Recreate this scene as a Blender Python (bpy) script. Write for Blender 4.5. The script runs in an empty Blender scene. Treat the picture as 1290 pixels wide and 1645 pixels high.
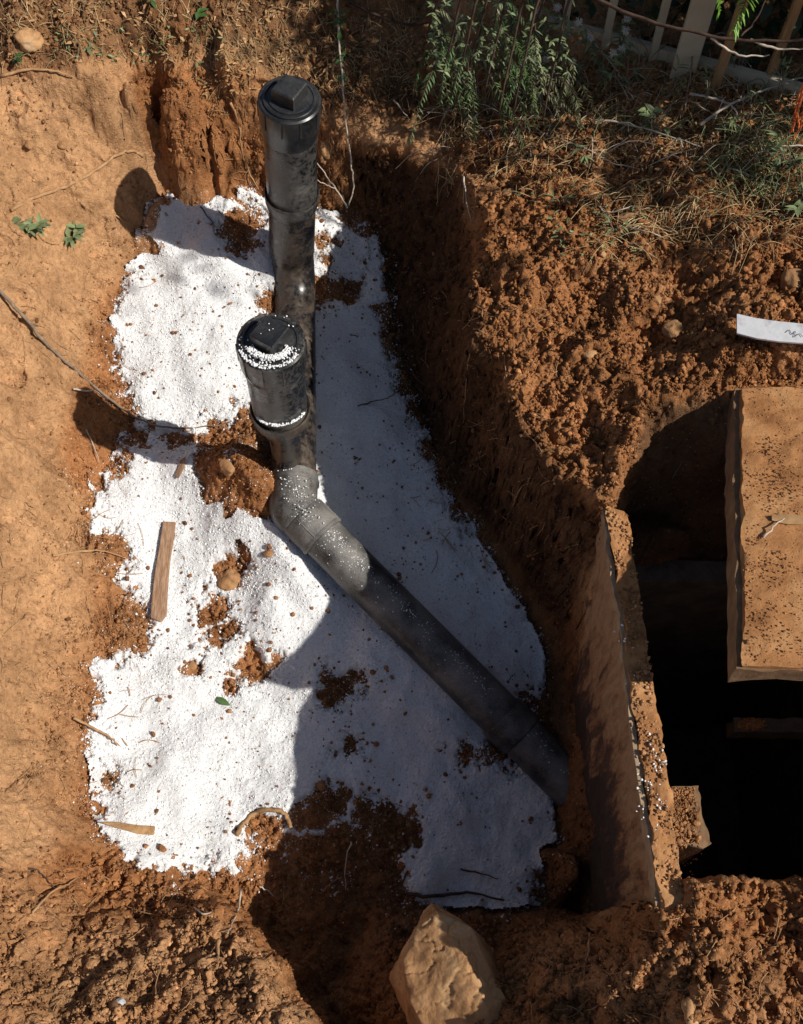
import bpy, math, random
import numpy as np
from mathutils import Vector, Matrix
from mathutils.geometry import delaunay_2d_cdt
random.seed(7); RNG = np.random.default_rng(7)

# ------------------------------------------------------------------ camera, sky, sun
scene = bpy.context.scene
COL = scene.collection
CAM_Z = 1.6; PITCH = math.radians(65.0); FPX = 1800.0; PW, PH = 1290.0, 1645.0
cam = bpy.data.cameras.new('camera'); camo = bpy.data.objects.new('camera', cam); COL.objects.link(camo)
camo.location = (0, 0, CAM_Z); camo.rotation_euler = (math.radians(90) - PITCH, 0, 0)
cam.sensor_fit = 'VERTICAL'; cam.sensor_height = 24.0; cam.lens = 24.0 * FPX / PH
cam.clip_start = 0.02; cam.clip_end = 500
scene.camera = camo

SUN_EL = math.radians(44); SUN_H = Vector((1.0, -0.27)).normalized()
SUN_DIR = Vector((SUN_H.x * math.cos(SUN_EL), SUN_H.y * math.cos(SUN_EL), math.sin(SUN_EL)))
world = bpy.data.worlds.new('World'); scene.world = world; world.use_nodes = True
wn = world.node_tree.nodes; wl = world.node_tree.links
sky = wn.new('ShaderNodeTexSky'); sky.sky_type = 'NISHITA'; sky.sun_disc = False
sky.sun_elevation = SUN_EL; sky.sun_rotation = math.atan2(SUN_DIR.x, SUN_DIR.y)
wn['Background'].inputs['Strength'].default_value = 0.066
hs = wn.new('ShaderNodeHueSaturation'); hs.inputs['Saturation'].default_value = 0.88
wl.new(sky.outputs['Color'], hs.inputs['Color']); wl.new(hs.outputs['Color'], wn['Background'].inputs['Color'])
sun = bpy.data.lights.new('sun', 'SUN'); sun.energy = 5.0; sun.angle = math.radians(0.5); sun.color = (1.0, 0.94, 0.85)
suno = bpy.data.objects.new('sun', sun); COL.objects.link(suno)
suno.rotation_euler = (-SUN_DIR).to_track_quat('-Z', 'Y').to_euler()
scene.view_settings.view_transform = 'Standard'; scene.view_settings.look = 'None'
scene.view_settings.gamma = 1.0; scene.view_settings.exposure = 0.0

# ------------------------------------------------------------------ pixel <-> world
SP, CP = math.sin(PITCH), math.cos(PITCH)
def ray(u, v):
    x = (u - PW / 2) / FPX; y = (PH / 2 - v) / FPX
    return np.array([x, y * SP + CP, y * CP - SP])
def W(u, v, z):
    d = ray(u, v); t = (z - CAM_Z) / d[2]
    return np.array([0, 0, CAM_Z]) + t * d
def proj(x, y, z):
    zz = z - CAM_Z
    dep = y * CP - zz * SP; up = y * SP + zz * CP
    dep = np.where(dep < 0.05, 0.05, dep)
    return PW / 2 + FPX * x / dep, PH / 2 - FPX * up / dep

# ------------------------------------------------------------------ numpy noise
def _h(ix, iy, iz, s):
    n = (ix.astype(np.int64) * 374761393 + iy.astype(np.int64) * 668265263 + iz.astype(np.int64) * 2147483647 + s * 974634777) & 0xffffffff
    n = ((n ^ (n >> 13)) * 1274126177) & 0xffffffff
    n = (n ^ (n >> 16)) & 0xffffffff
    return n.astype(np.float64) / 4294967295.0 * 2 - 1
def noise2(x, y, s=0):
    ix = np.floor(x); iy = np.floor(y); fx = x - ix; fy = y - iy
    z0 = np.zeros_like(ix)
    ux = fx * fx * (3 - 2 * fx); uy = fy * fy * (3 - 2 * fy)
    a = _h(ix, iy, z0, s); b = _h(ix + 1, iy, z0, s); c = _h(ix, iy + 1, z0, s); d = _h(ix + 1, iy + 1, z0, s)
    return (a * (1 - ux) + b * ux) * (1 - uy) + (c * (1 - ux) + d * ux) * uy
def noise3(x, y, z, s=0):
    ix = np.floor(x); iy = np.floor(y); iz = np.floor(z); fx = x - ix; fy = y - iy; fz = z - iz
    ux = fx * fx * (3 - 2 * fx); uy = fy * fy * (3 - 2 * fy); uz = fz * fz * (3 - 2 * fz)
    r = 0
    for dz, wz in ((0, 1 - uz), (1, uz)):
        a = _h(ix, iy, iz + dz, s); b = _h(ix + 1, iy, iz + dz, s); c = _h(ix, iy + 1, iz + dz, s); d = _h(ix + 1, iy + 1, iz + dz, s)
        r = r + wz * ((a * (1 - ux) + b * ux) * (1 - uy) + (c * (1 - ux) + d * ux) * uy)
    return r
def fbm2(x, y, f, o, s=0, g=0.5):
    r = 0; a = 1
    for k in range(o):
        r = r + a * noise2(x * f + 13.7 * k, y * f + 7.1 * k, s + k); f *= 2.03; a *= g
    return r
def fbm3(x, y, z, f, o, s=0, g=0.5):
    r = 0; a = 1
    for k in range(o):
        r = r + a * noise3(x * f + 13.7 * k, y * f + 7.1 * k, z * f + 3.3 * k, s + k); f *= 2.03; a *= g
    return r
def sstep(a, b, x):
    t = np.clip((x - a) / (b - a), 0, 1); return t * t * (3 - 2 * t)
def poly_sdf(px, py, poly):
    """positive inside"""
    P = np.array(poly, float); n = len(P)
    d2 = np.full(px.shape, 1e18); ins = np.zeros(px.shape, bool)
    for i in range(n):
        ax, ay = P[i]; bx, by = P[(i + 1) % n]
        ex, ey = bx - ax, by - ay
        wx, wy = px - ax, py - ay
        t = np.clip((wx * ex + wy * ey) / (ex * ex + ey * ey + 1e-12), 0, 1)
        d2 = np.minimum(d2, (wx - ex * t) ** 2 + (wy - ey * t) ** 2)
        c = ((ay > py) != (by > py)) & (px < (bx - ax) * (py - ay) / (by - ay + 1e-12) + ax)
        ins ^= c
    d = np.sqrt(d2)
    return np.where(ins, d, -d)

# ------------------------------------------------------------------ object helpers
def tag(o, label=None, cat=None, group=None, kind=None):
    if label: o['label'] = label
    if cat: o['category'] = cat
    if group: o['group'] = group
    if kind: o['kind'] = kind
    return o
def link(o, parent=None):
    COL.objects.link(o)
    if parent is not None: o.parent = parent
    return o
def empty(name, loc=(0, 0, 0), parent=None):
    o = bpy.data.objects.new(name, None); o.location = loc; o.empty_display_size = 0.05
    return link(o, parent)
def mesh_np(name, V, F, mat, parent=None, smooth=False, tone=None, origin=None):
    V = np.asarray(V, np.float32); F = np.asarray(F, np.int32)
    if origin is not None: V = V - np.asarray(origin, np.float32)
    me = bpy.data.meshes.new(name); k = F.shape[1]
    me.vertices.add(len(V)); me.vertices.foreach_set('co', V.ravel())
    me.loops.add(F.size); me.loops.foreach_set('vertex_index', F.ravel())
    me.polygons.add(len(F)); me.polygons.foreach_set('loop_start', np.arange(0, F.size, k, dtype=np.int32))
    try: me.polygons.foreach_set('loop_total', np.full(len(F), k, np.int32))
    except Exception: pass
    if smooth: me.polygons.foreach_set('use_smooth', np.ones(len(F), bool))
    me.update(calc_edges=True)
    if tone is not None:
        for an, av in (tone.items() if isinstance(tone, dict) else (('tone', tone),)):
            a = me.attributes.new(an, 'FLOAT', 'POINT'); a.data.foreach_set('value', np.asarray(av, np.float32))
    me.materials.append(mat)
    o = bpy.data.objects.new(name, me)
    if origin is not None: o.location = origin
    link(o, parent)
    return o
class MB:
    """collects vertices and faces of one mesh (world coordinates)"""
    def __init__(s): s.v = []; s.f = []; s.t = []
    def add(s, V, F, tone=0.5):
        n = len(s.v); s.v += [tuple(p) for p in V]; s.f += [tuple(i + n for i in f) for f in F]
        s.t += [tone] * len(V)
    def build(s, name, mat, parent=None, smooth=True, origin=None, sharp=None):
        me = bpy.data.meshes.new(name)
        O = Vector(origin) if origin is not None else Vector((0, 0, 0))
        P = Vector((0, 0, 0))
        if parent is not None:
            P = world_loc(parent)
            if origin is None: O = P
        me.from_pydata([(x - O.x, y - O.y, z - O.z) for x, y, z in s.v], [], s.f)
        a = me.attributes.new('tone', 'FLOAT', 'POINT'); a.data.foreach_set('value', np.array(s.t, np.float32))
        me.materials.append(mat)
        if smooth: me.polygons.foreach_set('use_smooth', np.ones(len(s.f), bool))
        if sharp: 
            try: me.set_sharp_from_angle(angle=math.radians(sharp))
            except Exception: pass
        o = bpy.data.objects.new(name, me); o.location = O - P
        return link(o, parent)
def world_loc(o):
    p = Vector((0, 0, 0))
    while o is not None: p = p + o.location; o = o.parent
    return p
def frame(d):
    d = Vector(d).normalized(); a = Vector((0, 0, 1)) if abs(d.z) < 0.9 else Vector((1, 0, 0))
    x = d.cross(a).normalized(); return x, d.cross(x).normalized(), d
def tube(mb, pts, rad, n=8, tone=0.5, caps=True):
    pts = [Vector(p) for p in pts]
    if not hasattr(rad, '__len__'): rad = [rad] * len(pts)
    V = []; x = None
    for i, p in enumerate(pts):
        d = (pts[min(i + 1, len(pts) - 1)] - pts[max(i - 1, 0)])
        if d.length < 1e-9: d = Vector((0, 0, 1))
        d.normalize()
        if x is None: x = frame(d)[0]
        x = (x - d * x.dot(d)).normalized(); y = d.cross(x)
        for k in range(n):
            a = 2 * math.pi * k / n
            V.append(p + (x * math.cos(a) + y * math.sin(a)) * rad[i])
    F = []
    for i in range(len(pts) - 1):
        for k in range(n):
            a = i * n + k; b = i * n + (k + 1) % n
            F.append((a, b, b + n, a + n))
    if caps: F.append(tuple(range(n - 1, -1, -1))); F.append(tuple(range(len(V) - n, len(V))))
    mb.add(V, F, tone)
def lathe(mb, prof, top, axis, n=56, tone=0.5):
    """prof: list of (s, r); s measured along axis from top"""
    x, y, d = frame(axis); top = Vector(top); V = []; F = []
    for s_, r in prof:
        for k in range(n):
            a = 2 * math.pi * k / n
            V.append(top + d * s_ + (x * math.cos(a) + y * math.sin(a)) * max(r, 1e-4))
    for i in range(len(prof) - 1):
        for k in range(n):
            a = i * n + k; b = i * n + (k + 1) % n
            F.append((a, b, b + n, a + n))
    mb.add(V, F, tone)
def catmull(P, sub=6):
    P = [np.array(p, float) for p in P]
    if len(P) < 3: 
        return [P[0] + (P[-1] - P[0]) * k / sub for k in range(sub + 1)]
    Q = [2 * P[0] - P[1]] + P + [2 * P[-1] - P[-2]]; out = []
    for i in range(1, len(Q) - 2):
        for k in range(sub):
            t = k / sub; a, b, c, d = Q[i - 1], Q[i], Q[i + 1], Q[i + 2]
            out.append(0.5 * ((2 * b) + (-a + c) * t + (2 * a - 5 * b + 4 * c - d) * t * t + (-a + 3 * b - 3 * c + d) * t ** 3))
    out.append(Q[-2]); return out

# ------------------------------------------------------------------ materials
def mat_new(name):
    m = bpy.data.materials.new(name); m.use_nodes = True
    nt = m.node_tree; return m, nt, nt.nodes, nt.links, nt.nodes['Principled BSDF']
def N(nodes, t, **kw):
    n = nodes.new(t)
    for k, v in kw.items(): setattr(n, k, v)
    return n
def nz(nt, scale, detail=4, rough=0.6, vec=None):
    n = nt.nodes.new('ShaderNodeTexNoise'); n.inputs['Scale'].default_value = scale
    n.inputs['Detail'].default_value = detail; n.inputs['Roughness'].default_value = rough
    if vec is not None: nt.links.new(vec, n.inputs['Vector'])
    return n.outputs['Fac']
def ramp(nt, fac, stops):
    r = nt.nodes.new('ShaderNodeValToRGB'); e = r.color_ramp.elements
    e[0].position, e[0].color = stops[0][0], (*stops[0][1], 1)
    e[1].position, e[1].color = stops[-1][0], (*stops[-1][1], 1)
    for p, c in stops[1:-1]:
        q = e.new(p); q.color = (*c, 1)
    nt.links.new(fac, r.inputs['Fac']); return r.outputs['Color']
def mix(nt, fac, a, b, mode='MIX'):
    m = nt.nodes.new('ShaderNodeMix'); m.data_type = 'RGBA'; m.blend_type = mode
    for sock, val in ((m.inputs[0], fac), (m.inputs[6], a), (m.inputs[7], b)):
        if hasattr(val, 'is_linked'): nt.links.new(val, sock)
        elif isinstance(val, tuple): sock.default_value = (*val, 1)
        else: sock.default_value = val
    return m.outputs[2]
def mth(nt, op, a, b=None, clamp=False):
    m = nt.nodes.new('ShaderNodeMath'); m.operation = op; m.use_clamp = clamp
    for i, val in enumerate((a, b)):
        if val is None: continue
        if hasattr(val, 'is_linked'): nt.links.new(val, m.inputs[i])
        else: m.inputs[i].default_value = val
    return m.outputs[0]
def attr(nt, name):
    a = nt.nodes.new('ShaderNodeAttribute'); a.attribute_name = name; return a.outputs['Fac']
def pos(nt):
    return nt.nodes.new('ShaderNodeTexCoord').outputs['Object']
def bump(nt, bsdf, h, strength, dist):
    b = nt.nodes.new('ShaderNodeBump'); b.inputs['Strength'].default_value = strength; b.inputs['Distance'].default_value = dist
    nt.links.new(h, b.inputs['Height']); nt.links.new(b.outputs['Normal'], bsdf.inputs['Normal'])

def soil_material(name, clod=False):
    m, nt, nd, lk, b = mat_new(name); p = pos(nt)
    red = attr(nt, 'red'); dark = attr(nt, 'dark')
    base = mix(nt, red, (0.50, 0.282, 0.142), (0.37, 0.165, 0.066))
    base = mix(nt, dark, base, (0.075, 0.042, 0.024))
    v1 = ramp(nt, nz(nt, 9, 6, 0.65, p), [(0.28, (0.58, 0.55, 0.50)), (0.5, (0.95, 0.94, 0.92)), (0.72, (1.28, 1.28, 1.25))])
    c = mix(nt, 1.0, base, v1, 'MULTIPLY')
    v2 = ramp(nt, nz(nt, 95, 5, 0.75, p), [(0.30, (0.55, 0.52, 0.48)), (0.5, (1, 1, 1)), (0.75, (1.45, 1.40, 1.35))])
    c = mix(nt, 0.85, c, v2, 'MULTIPLY')
    if clod:
        t = ramp(nt, attr(nt, 'tone'), [(0.0, (0.55, 0.5, 0.48)), (0.6, (1, 1, 1)), (1.0, (1.45, 1.5, 1.55))])
        c = mix(nt, 1.0, c, t, 'MULTIPLY')
    else:
        # pale grit specks
        vo = nd.new('ShaderNodeTexVoronoi'); vo.inputs['Scale'].default_value = 160; lk.new(p, vo.inputs['Vector'])
        sp = mth(nt, 'LESS_THAN', vo.outputs['Distance'], 0.22)
        wn_ = nd.new('ShaderNodeTexWhiteNoise'); lk.new(vo.outputs['Position'], wn_.inputs['Vector'])
        sp = mth(nt, 'MULTIPLY', sp, mth(nt, 'GREATER_THAN', wn_.outputs['Value'], 0.86))
        c = mix(nt, mth(nt, 'MULTIPLY', sp, 0.6), c, (0.55, 0.40, 0.27))
    lk.new(c, b.inputs['Base Color']); b.inputs['Roughness'].default_value = 0.95
    b.inputs['Specular IOR Level'].default_value = 0.15
    h = mth(nt, 'ADD', nz(nt, 130, 6, 0.75, p), mth(nt, 'MULTIPLY', nz(nt, 420, 3, 0.7, p), 0.5))
    vg = nd.new('ShaderNodeTexVoronoi'); vg.inputs['Scale'].default_value = 230; lk.new(p, vg.inputs['Vector'])
    h = mth(nt, 'SUBTRACT', h, mth(nt, 'MULTIPLY', vg.outputs['Distance'], 0.4))
    bump(nt, b, h, 0.8, 0.006)
    return m
M = {}
M['soil'] = soil_material('red_brown_soil'); M['clod'] = soil_material('soil_crumbs', True)
def simple(name, stops, scale, rough=0.8, spec=0.3, bs=None, bd=0.002, stretch=None, detail=5, tonevar=None):
    m, nt, nd, lk, b = mat_new(name); p = pos(nt)
    if stretch:
        mp = nd.new('ShaderNodeMapping'); mp.inputs['Scale'].default_value = stretch; lk.new(p, mp.inputs['Vector']); p = mp.outputs['Vector']
    f = nz(nt, scale, detail, 0.65, p)
    c = ramp(nt, f, stops)
    if tonevar:
        t = ramp(nt, attr(nt, 'tone'), [(0.0, tuple([1 - tonevar] * 3)), (1.0, tuple([1 + tonevar] * 3))])
        c = mix(nt, 1.0, c, t, 'MULTIPLY')
    lk.new(c, b.inputs['Base Color']); b.inputs['Roughness'].default_value = rough; b.inputs['Specular IOR Level'].default_value = spec
    if bs: bump(nt, b, nz(nt, bs, 5, 0.7, p), 0.6, bd)
    return m
def salt_material():
    m, nt, nd, lk, b = mat_new('white_salt'); p = pos(nt)
    c = ramp(nt, nz(nt, 300, 3, 0.7, p), [(0.25, (0.58, 0.59, 0.60)), (0.55, (0.80, 0.81, 0.82)), (0.8, (0.88, 0.88, 0.88))])
    dirt = attr(nt, 'dirt')
    n1 = nz(nt, 60, 6, 0.75, p)
    d2 = mth(nt, 'MULTIPLY', dirt, mth(nt, 'GREATER_THAN', n1, 0.5))
    d2 = mth(nt, 'ADD', d2, mth(nt, 'GREATER_THAN', nz(nt, 110, 3, 0.6, p), 0.735), True)
    c = mix(nt, mth(nt, 'MULTIPLY', d2, 0.8), c, (0.22, 0.11, 0.055))
    lk.new(c, b.inputs['Base Color']); b.inputs['Roughness'].default_value = 0.55
    b.inputs['Subsurface Weight'].default_value = 0.45; b.inputs['Subsurface Scale'].default_value = 0.006; b.inputs['Subsurface Radius'].default_value = (1, 1, 1)
    bump(nt, b, nz(nt, 420, 4, 0.8, p), 0.6, 0.003)
    return m
M['salt'] = salt_material()
m, nt, nd, lk, b = mat_new('salt_grain'); p = pos(nt)
lk.new(ramp(nt, attr(nt, 'tone'), [(0, (0.50, 0.49, 0.47)), (0.3, (0.76, 0.77, 0.78)), (1, (0.87, 0.87, 0.87))]), b.inputs['Base Color'])
b.inputs['Roughness'].default_value = 0.4; M['grain'] = m

def plastic(name, dustc, dust_lo, dust_hi, base=(0.012, 0.013, 0.015), rough=0.33, fine=220, up=0.0):
    m, nt, nd, lk, b = mat_new(name); p = pos(nt)
    big = nz(nt, 14, 5, 0.6, p); sm = nz(nt, fine, 4, 0.75, p)
    f = mth(nt, 'ADD', mth(nt, 'MULTIPLY', big, 0.6), mth(nt, 'MULTIPLY', sm, 0.4))
    g = nd.new('ShaderNodeNewGeometry'); s = nd.new('ShaderNodeSeparateXYZ'); lk.new(g.outputs['Normal'], s.inputs[0])
    f = mth(nt, 'ADD', f, mth(nt, 'MULTIPLY', s.outputs['Z'], up))
    mr = nd.new('ShaderNodeMapRange'); mr.inputs['From Min'].default_value = dust_lo; mr.inputs['From Max'].default_value = dust_hi
    lk.new(f, mr.inputs['Value']); d = mr.outputs['Result']
    lk.new(mix(nt, d, base, dustc), b.inputs['Base Color'])
    r = nd.new('ShaderNodeMapRange'); r.inputs['To Min'].default_value = rough; r.inputs['To Max'].default_value = 0.85
    lk.new(d, r.inputs['Value']); lk.new(r.outputs['Result'], b.inputs['Roughness'])
    bump(nt, b, sm, 0.12, 0.001)
    return m
M['pl_clean'] = plastic('black_plastic', (0.10, 0.095, 0.09), 0.44, 0.95, rough=0.3)
M['pl_riser'] = plastic('scuffed_black_plastic', (0.20, 0.185, 0.17), 0.44, 0.74, base=(0.010, 0.011, 0.012), rough=0.22, fine=120)
M['pl_dirty'] = plastic('soil_smeared_plastic', (0.17, 0.125, 0.09), 0.45, 0.74, base=(0.013, 0.013, 0.014), rough=0.24, fine=90)
M['pl_dust'] = plastic('salt_dusted_plastic', (0.30, 0.285, 0.265), 0.46, 0.76, base=(0.014, 0.014, 0.014), rough=0.35, fine=420, up=0.09)
M['conc_soil'] = simple('soil_covered_concrete', [(0.28, (0.20, 0.085, 0.032)), (0.5, (0.40, 0.19, 0.078)), (0.72, (0.52, 0.30, 0.14))], 11, 0.95, 0.1, 150, 0.004)
M['conc_face'] = simple('stained_concrete', [(0.30, (0.025, 0.018, 0.012)), (0.46, (0.06, 0.035, 0.02)), (0.54, (0.24, 0.11, 0.05)), (0.75, (0.34, 0.20, 0.10))], 5, 0.9, 0.2, 120, 0.003, (2.0, 2.0, 0.8))
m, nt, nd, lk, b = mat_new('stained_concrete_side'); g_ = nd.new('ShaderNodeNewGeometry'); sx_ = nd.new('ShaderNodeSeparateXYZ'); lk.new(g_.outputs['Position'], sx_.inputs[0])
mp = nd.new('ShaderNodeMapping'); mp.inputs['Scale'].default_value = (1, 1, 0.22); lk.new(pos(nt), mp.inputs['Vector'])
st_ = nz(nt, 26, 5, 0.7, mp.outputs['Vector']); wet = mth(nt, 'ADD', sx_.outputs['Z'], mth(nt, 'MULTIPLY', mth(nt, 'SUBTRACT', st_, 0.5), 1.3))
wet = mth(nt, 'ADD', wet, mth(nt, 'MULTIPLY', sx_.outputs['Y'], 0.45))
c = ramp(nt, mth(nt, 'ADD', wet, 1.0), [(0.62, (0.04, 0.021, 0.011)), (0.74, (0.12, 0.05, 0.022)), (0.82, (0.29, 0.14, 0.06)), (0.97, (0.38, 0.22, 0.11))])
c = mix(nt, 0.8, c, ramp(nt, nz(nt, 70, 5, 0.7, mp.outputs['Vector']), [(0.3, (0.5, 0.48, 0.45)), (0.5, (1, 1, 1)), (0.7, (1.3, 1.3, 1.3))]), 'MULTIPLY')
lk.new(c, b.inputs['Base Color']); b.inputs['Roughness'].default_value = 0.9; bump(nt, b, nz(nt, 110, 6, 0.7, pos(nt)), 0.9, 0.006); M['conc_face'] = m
M['conc_edge'] = simple('worn_pale_concrete', [(0.3, (0.26, 0.17, 0.10)), (0.7, (0.46, 0.34, 0.22))], 40, 0.9, 0.2, 160, 0.003)
M['conc_side'] = simple('brown_concrete_side', [(0.3, (0.13, 0.075, 0.04)), (0.7, (0.30, 0.19, 0.11))], 25, 0.9, 0.2, 120, 0.003)
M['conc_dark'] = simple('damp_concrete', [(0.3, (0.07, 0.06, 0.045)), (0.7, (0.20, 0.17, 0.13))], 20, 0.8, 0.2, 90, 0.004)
M['rock'] = simple('tan_rock', [(0.28, (0.22, 0.11, 0.045)), (0.45, (0.44, 0.24, 0.11)), (0.60, (0.52, 0.32, 0.16)), (0.70, (0.46, 0.37, 0.28))], 12, 0.9, 0.2, 90, 0.005)
M['stone'] = simple('brown_stone', [(0.3, (0.26, 0.13, 0.06)), (0.7, (0.46, 0.26, 0.12))], 30, 0.9, 0.2, 140, 0.004)
M['wood'] = simple('weathered_wood', [(0.3, (0.15, 0.085, 0.05)), (0.5, (0.30, 0.18, 0.11)), (0.7, (0.42, 0.28, 0.19))], 45, 0.85, 0.2, 200, 0.002, (6, 0.8, 1))
M['bark'] = simple('orange_bark', [(0.3, (0.22, 0.12, 0.06)), (0.7, (0.50, 0.31, 0.15))], 60, 0.9, 0.2, 200, 0.002)
M['twig'] = simple('grey_brown_twig', [(0.3, (0.13, 0.09, 0.065)), (0.7, (0.33, 0.25, 0.18))], 60, 0.85, 0.2, 150, 0.001)
M['twig_dark'] = simple('dark_twig', [(0.3, (0.035, 0.022, 0.016)), (0.7, (0.11, 0.07, 0.05))], 60, 0.85, 0.2)
M['twig_pale'] = simple('bleached_twig', [(0.3, (0.34, 0.28, 0.22)), (0.7, (0.62, 0.55, 0.46))], 60, 0.8, 0.2)
M['root'] = simple('tan_root', [(0.3, (0.28, 0.15, 0.07)), (0.7, (0.50, 0.31, 0.16))], 60, 0.85, 0.2)
M['straw'] = simple('dry_straw', [(0.3, (0.28, 0.18, 0.08)), (0.7, (0.62, 0.47, 0.26))], 12, 0.8, 0.2, tonevar=0.45)
M['fence'] = simple('cream_fence_paint', [(0.3, (0.42, 0.36, 0.25)), (0.7, (0.60, 0.54, 0.40))], 8, 0.7, 0.3, 60, 0.001)
M['fence_wood'] = simple('bare_fence_wood', [(0.3, (0.26, 0.15, 0.07)), (0.7, (0.44, 0.28, 0.14))], 30, 0.8, 0.2, 90, 0.002, (6, 6, 0.6))
M['strip'] = simple('pale_grey_metal', [(0.3, (0.40, 0.41, 0.43)), (0.55, (0.52, 0.53, 0.56)), (0.7, (0.34, 0.34, 0.36))], 25, 0.5, 0.4, 80, 0.001)
M['ink'] = simple('dark_scrawl', [(0.3, (0.10, 0.10, 0.11)), (0.7, (0.2, 0.2, 0.21))], 25)
def leafm(name, a, b_, tr=0.25):
    m = simple(name, [(0.3, a), (0.7, b_)], 25, 0.55, 0.35, tonevar=0.35)
    bs = m.node_tree.nodes['Principled BSDF']
    return m
M['leaf_grey'] = leafm('grey_green_leaf', (0.10, 0.145, 0.055), (0.24, 0.28, 0.14))
M['leaf_green'] = leafm('green_leaf', (0.035, 0.085, 0.022), (0.09, 0.17, 0.045))
M['leaf_bright'] = leafm('bright_leaf', (0.09, 0.22, 0.02), (0.20, 0.38, 0.05))
M['leaf_dark'] = leafm('dark_leaf', (0.012, 0.026, 0.012), (0.035, 0.06, 0.025))
M['leaf_olive'] = leafm('olive_leaf', (0.07, 0.09, 0.035), (0.18, 0.19, 0.09))
M['leaf_dry'] = leafm('dead_leaf', (0.22, 0.11, 0.045), (0.56, 0.34, 0.16))
M['leaf_red'] = leafm('rust_red_frond', (0.40, 0.07, 0.02), (0.62, 0.17, 0.05))
M['fluff'] = simple('white_seed_fluff', [(0.3, (0.55, 0.53, 0.48)), (0.7, (0.78, 0.76, 0.70))], 40, 0.9, 0.1)

# ------------------------------------------------------------------ terrain control lines: (u, v, z)
TANK_Z = -0.13
L = []
def line(*p): L.append(p)
# far, top of the picture
line((-900, -250, 0.05), (0, -150, 0.0), (400, -150, -0.05), (900, -160, -0.10), (1400, -150, -0.02), (2200, -150, 0.0))
line((-200, 20, -0.05), (0, 10, -0.07), (200, 10, -0.10), (420, 15, -0.17), (560, 30, -0.26), (700, 20, -0.27), (900, 20, -0.22), (1290, 10, -0.13), (1500, 20, -0.05))
line((-200, 110, -0.10), (0, 112, -0.12), (90, 118, -0.14), (170, 112, -0.15), (250, 105, -0.16), (330, 108, -0.18), (430, 122, -0.27), (500, 160, -0.35), (535, 205, -0.40), (600, 222, -0.42), (650, 232, -0.42), (700, 240, -0.42), (740, 285, -0.34), (790, 328, -0.28), (772, 400, -0.24), (755, 455, -0.235), (768, 540, -0.24), (800, 615, -0.255), (842, 690, -0.235), (880, 745, -0.235), (945, 795, -0.21), (976, 835, -0.195), (990, 870, -0.175))
# left bank edge and salt foot, upper
line((185, 165, -0.26), (213, 215, -0.34), (236, 270, -0.41), (243, 310, -0.45), (228, 350, -0.48), (200, 405, -0.52), (170, 480, -0.55), (155, 545, -0.56))
line((262, 240, -0.46), (275, 290, -0.50), (262, 325, -0.51), (240, 362, -0.54), (210, 425, -0.565), (186, 510, -0.59), (184, 570, -0.61), (200, 620, -0.63))
line((280, 285, -0.50), (330, 277, -0.50), (380, 285, -0.52), (430, 315, -0.55), (470, 330, -0.58), (520, 322, -0.61), (560, 330, -0.64))
line((250, 170, -0.28), (330, 190, -0.34), (420, 210, -0.40))
line((300, 340, -0.53), (380, 350, -0.54), (420, 390, -0.555))
line((260, 430, -0.565), (340, 430, -0.55), (430, 440, -0.58))
line((240, 540, -0.60), (320, 540, -0.60), (400, 560, -0.62))
line((230, 620, -0.63), (300, 640, -0.645), (380, 650, -0.65))
line((150, 610, -0.60), (165, 655, -0.63), (220, 690, -0.655), (320, 700, -0.665), (400, 700, -0.65))
# left bank surface
line((-400, 200, -0.08), (0, 250, -0.20), (100, 250, -0.29), (180, 260, -0.36))
line((-400, 400, -0.10), (0, 400, -0.26), (90, 400, -0.40), (160, 420, -0.50))
line((-400, 600, -0.12), (0, 560, -0.32), (70, 580, -0.42), (118, 585, -0.49))
line((116, 640, -0.51), (108, 700, -0.52), (88, 745, -0.53), (95, 800, -0.56), (120, 860, -0.60), (150, 920, -0.62), (158, 1000, -0.65), (140, 1060, -0.66), (132, 1140, -0.67), (128, 1220, -0.67), (140, 1310, -0.67), (185, 1375, -0.67), (260, 1418, -0.665))
line((-400, 750, -0.2), (0, 720, -0.36), (60, 740, -0.47))
line((-400, 900, -0.2), (0, 900, -0.43), (80, 900, -0.53))
line((-400, 1100, -0.25), (0, 1100, -0.47), (80, 1100, -0.59))
line((-400, 1300, -0.25), (0, 1280, -0.45), (80, 1290, -0.58))
line((-400, 1450, -0.2), (0, 1440, -0.38), (110, 1440, -0.53), (200, 1450, -0.60))
line((-400, 1650, -0.15), (0, 1640, -0.28), (150, 1600, -0.37), (300, 1600, -0.38), (400, 1640, -0.36))
line((255, 1445, -0.62), (330, 1462, -0.54), (395, 1500, -0.47), (430, 1560, -0.41), (475, 1640, -0.36), (540, 1800, -0.30))
line((345, 1440, -0.72), (420, 1478, -0.76), (480, 1540, -0.78), (530, 1620, -0.78), (600, 1760, -0.72))
# salt floor, lower left
line((180, 720, -0.62), (240, 740, -0.62), (300, 740, -0.60), (360, 735, -0.56))
line((160, 800, -0.64), (260, 810, -0.66), (360, 800, -0.625), (425, 800, -0.58), (440, 840, -0.625))
line((190, 920, -0.66), (280, 920, -0.71), (380, 920, -0.71), (480, 935, -0.675))
line((200, 1060, -0.70), (300, 1060, -0.725), (420, 1060, -0.74), (540, 1020, -0.71), (640, 1110, -0.745))
line((180, 1200, -0.70), (300, 1200, -0.73), (450, 1200, -0.755), (600, 1200, -0.78), (740, 1240, -0.80), (860, 1250, -0.81))
line((230, 1340, -0.70), (350, 1340, -0.735), (470, 1340, -0.755), (600, 1350, -0.77), (740, 1350, -0.80), (880, 1360, -0.84))
line((330, 1400, -0.72), (450, 1420, -0.76), (600, 1450, -0.79), (700, 1460, -0.80), (800, 1470, -0.82), (900, 1460, -0.84))
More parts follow.
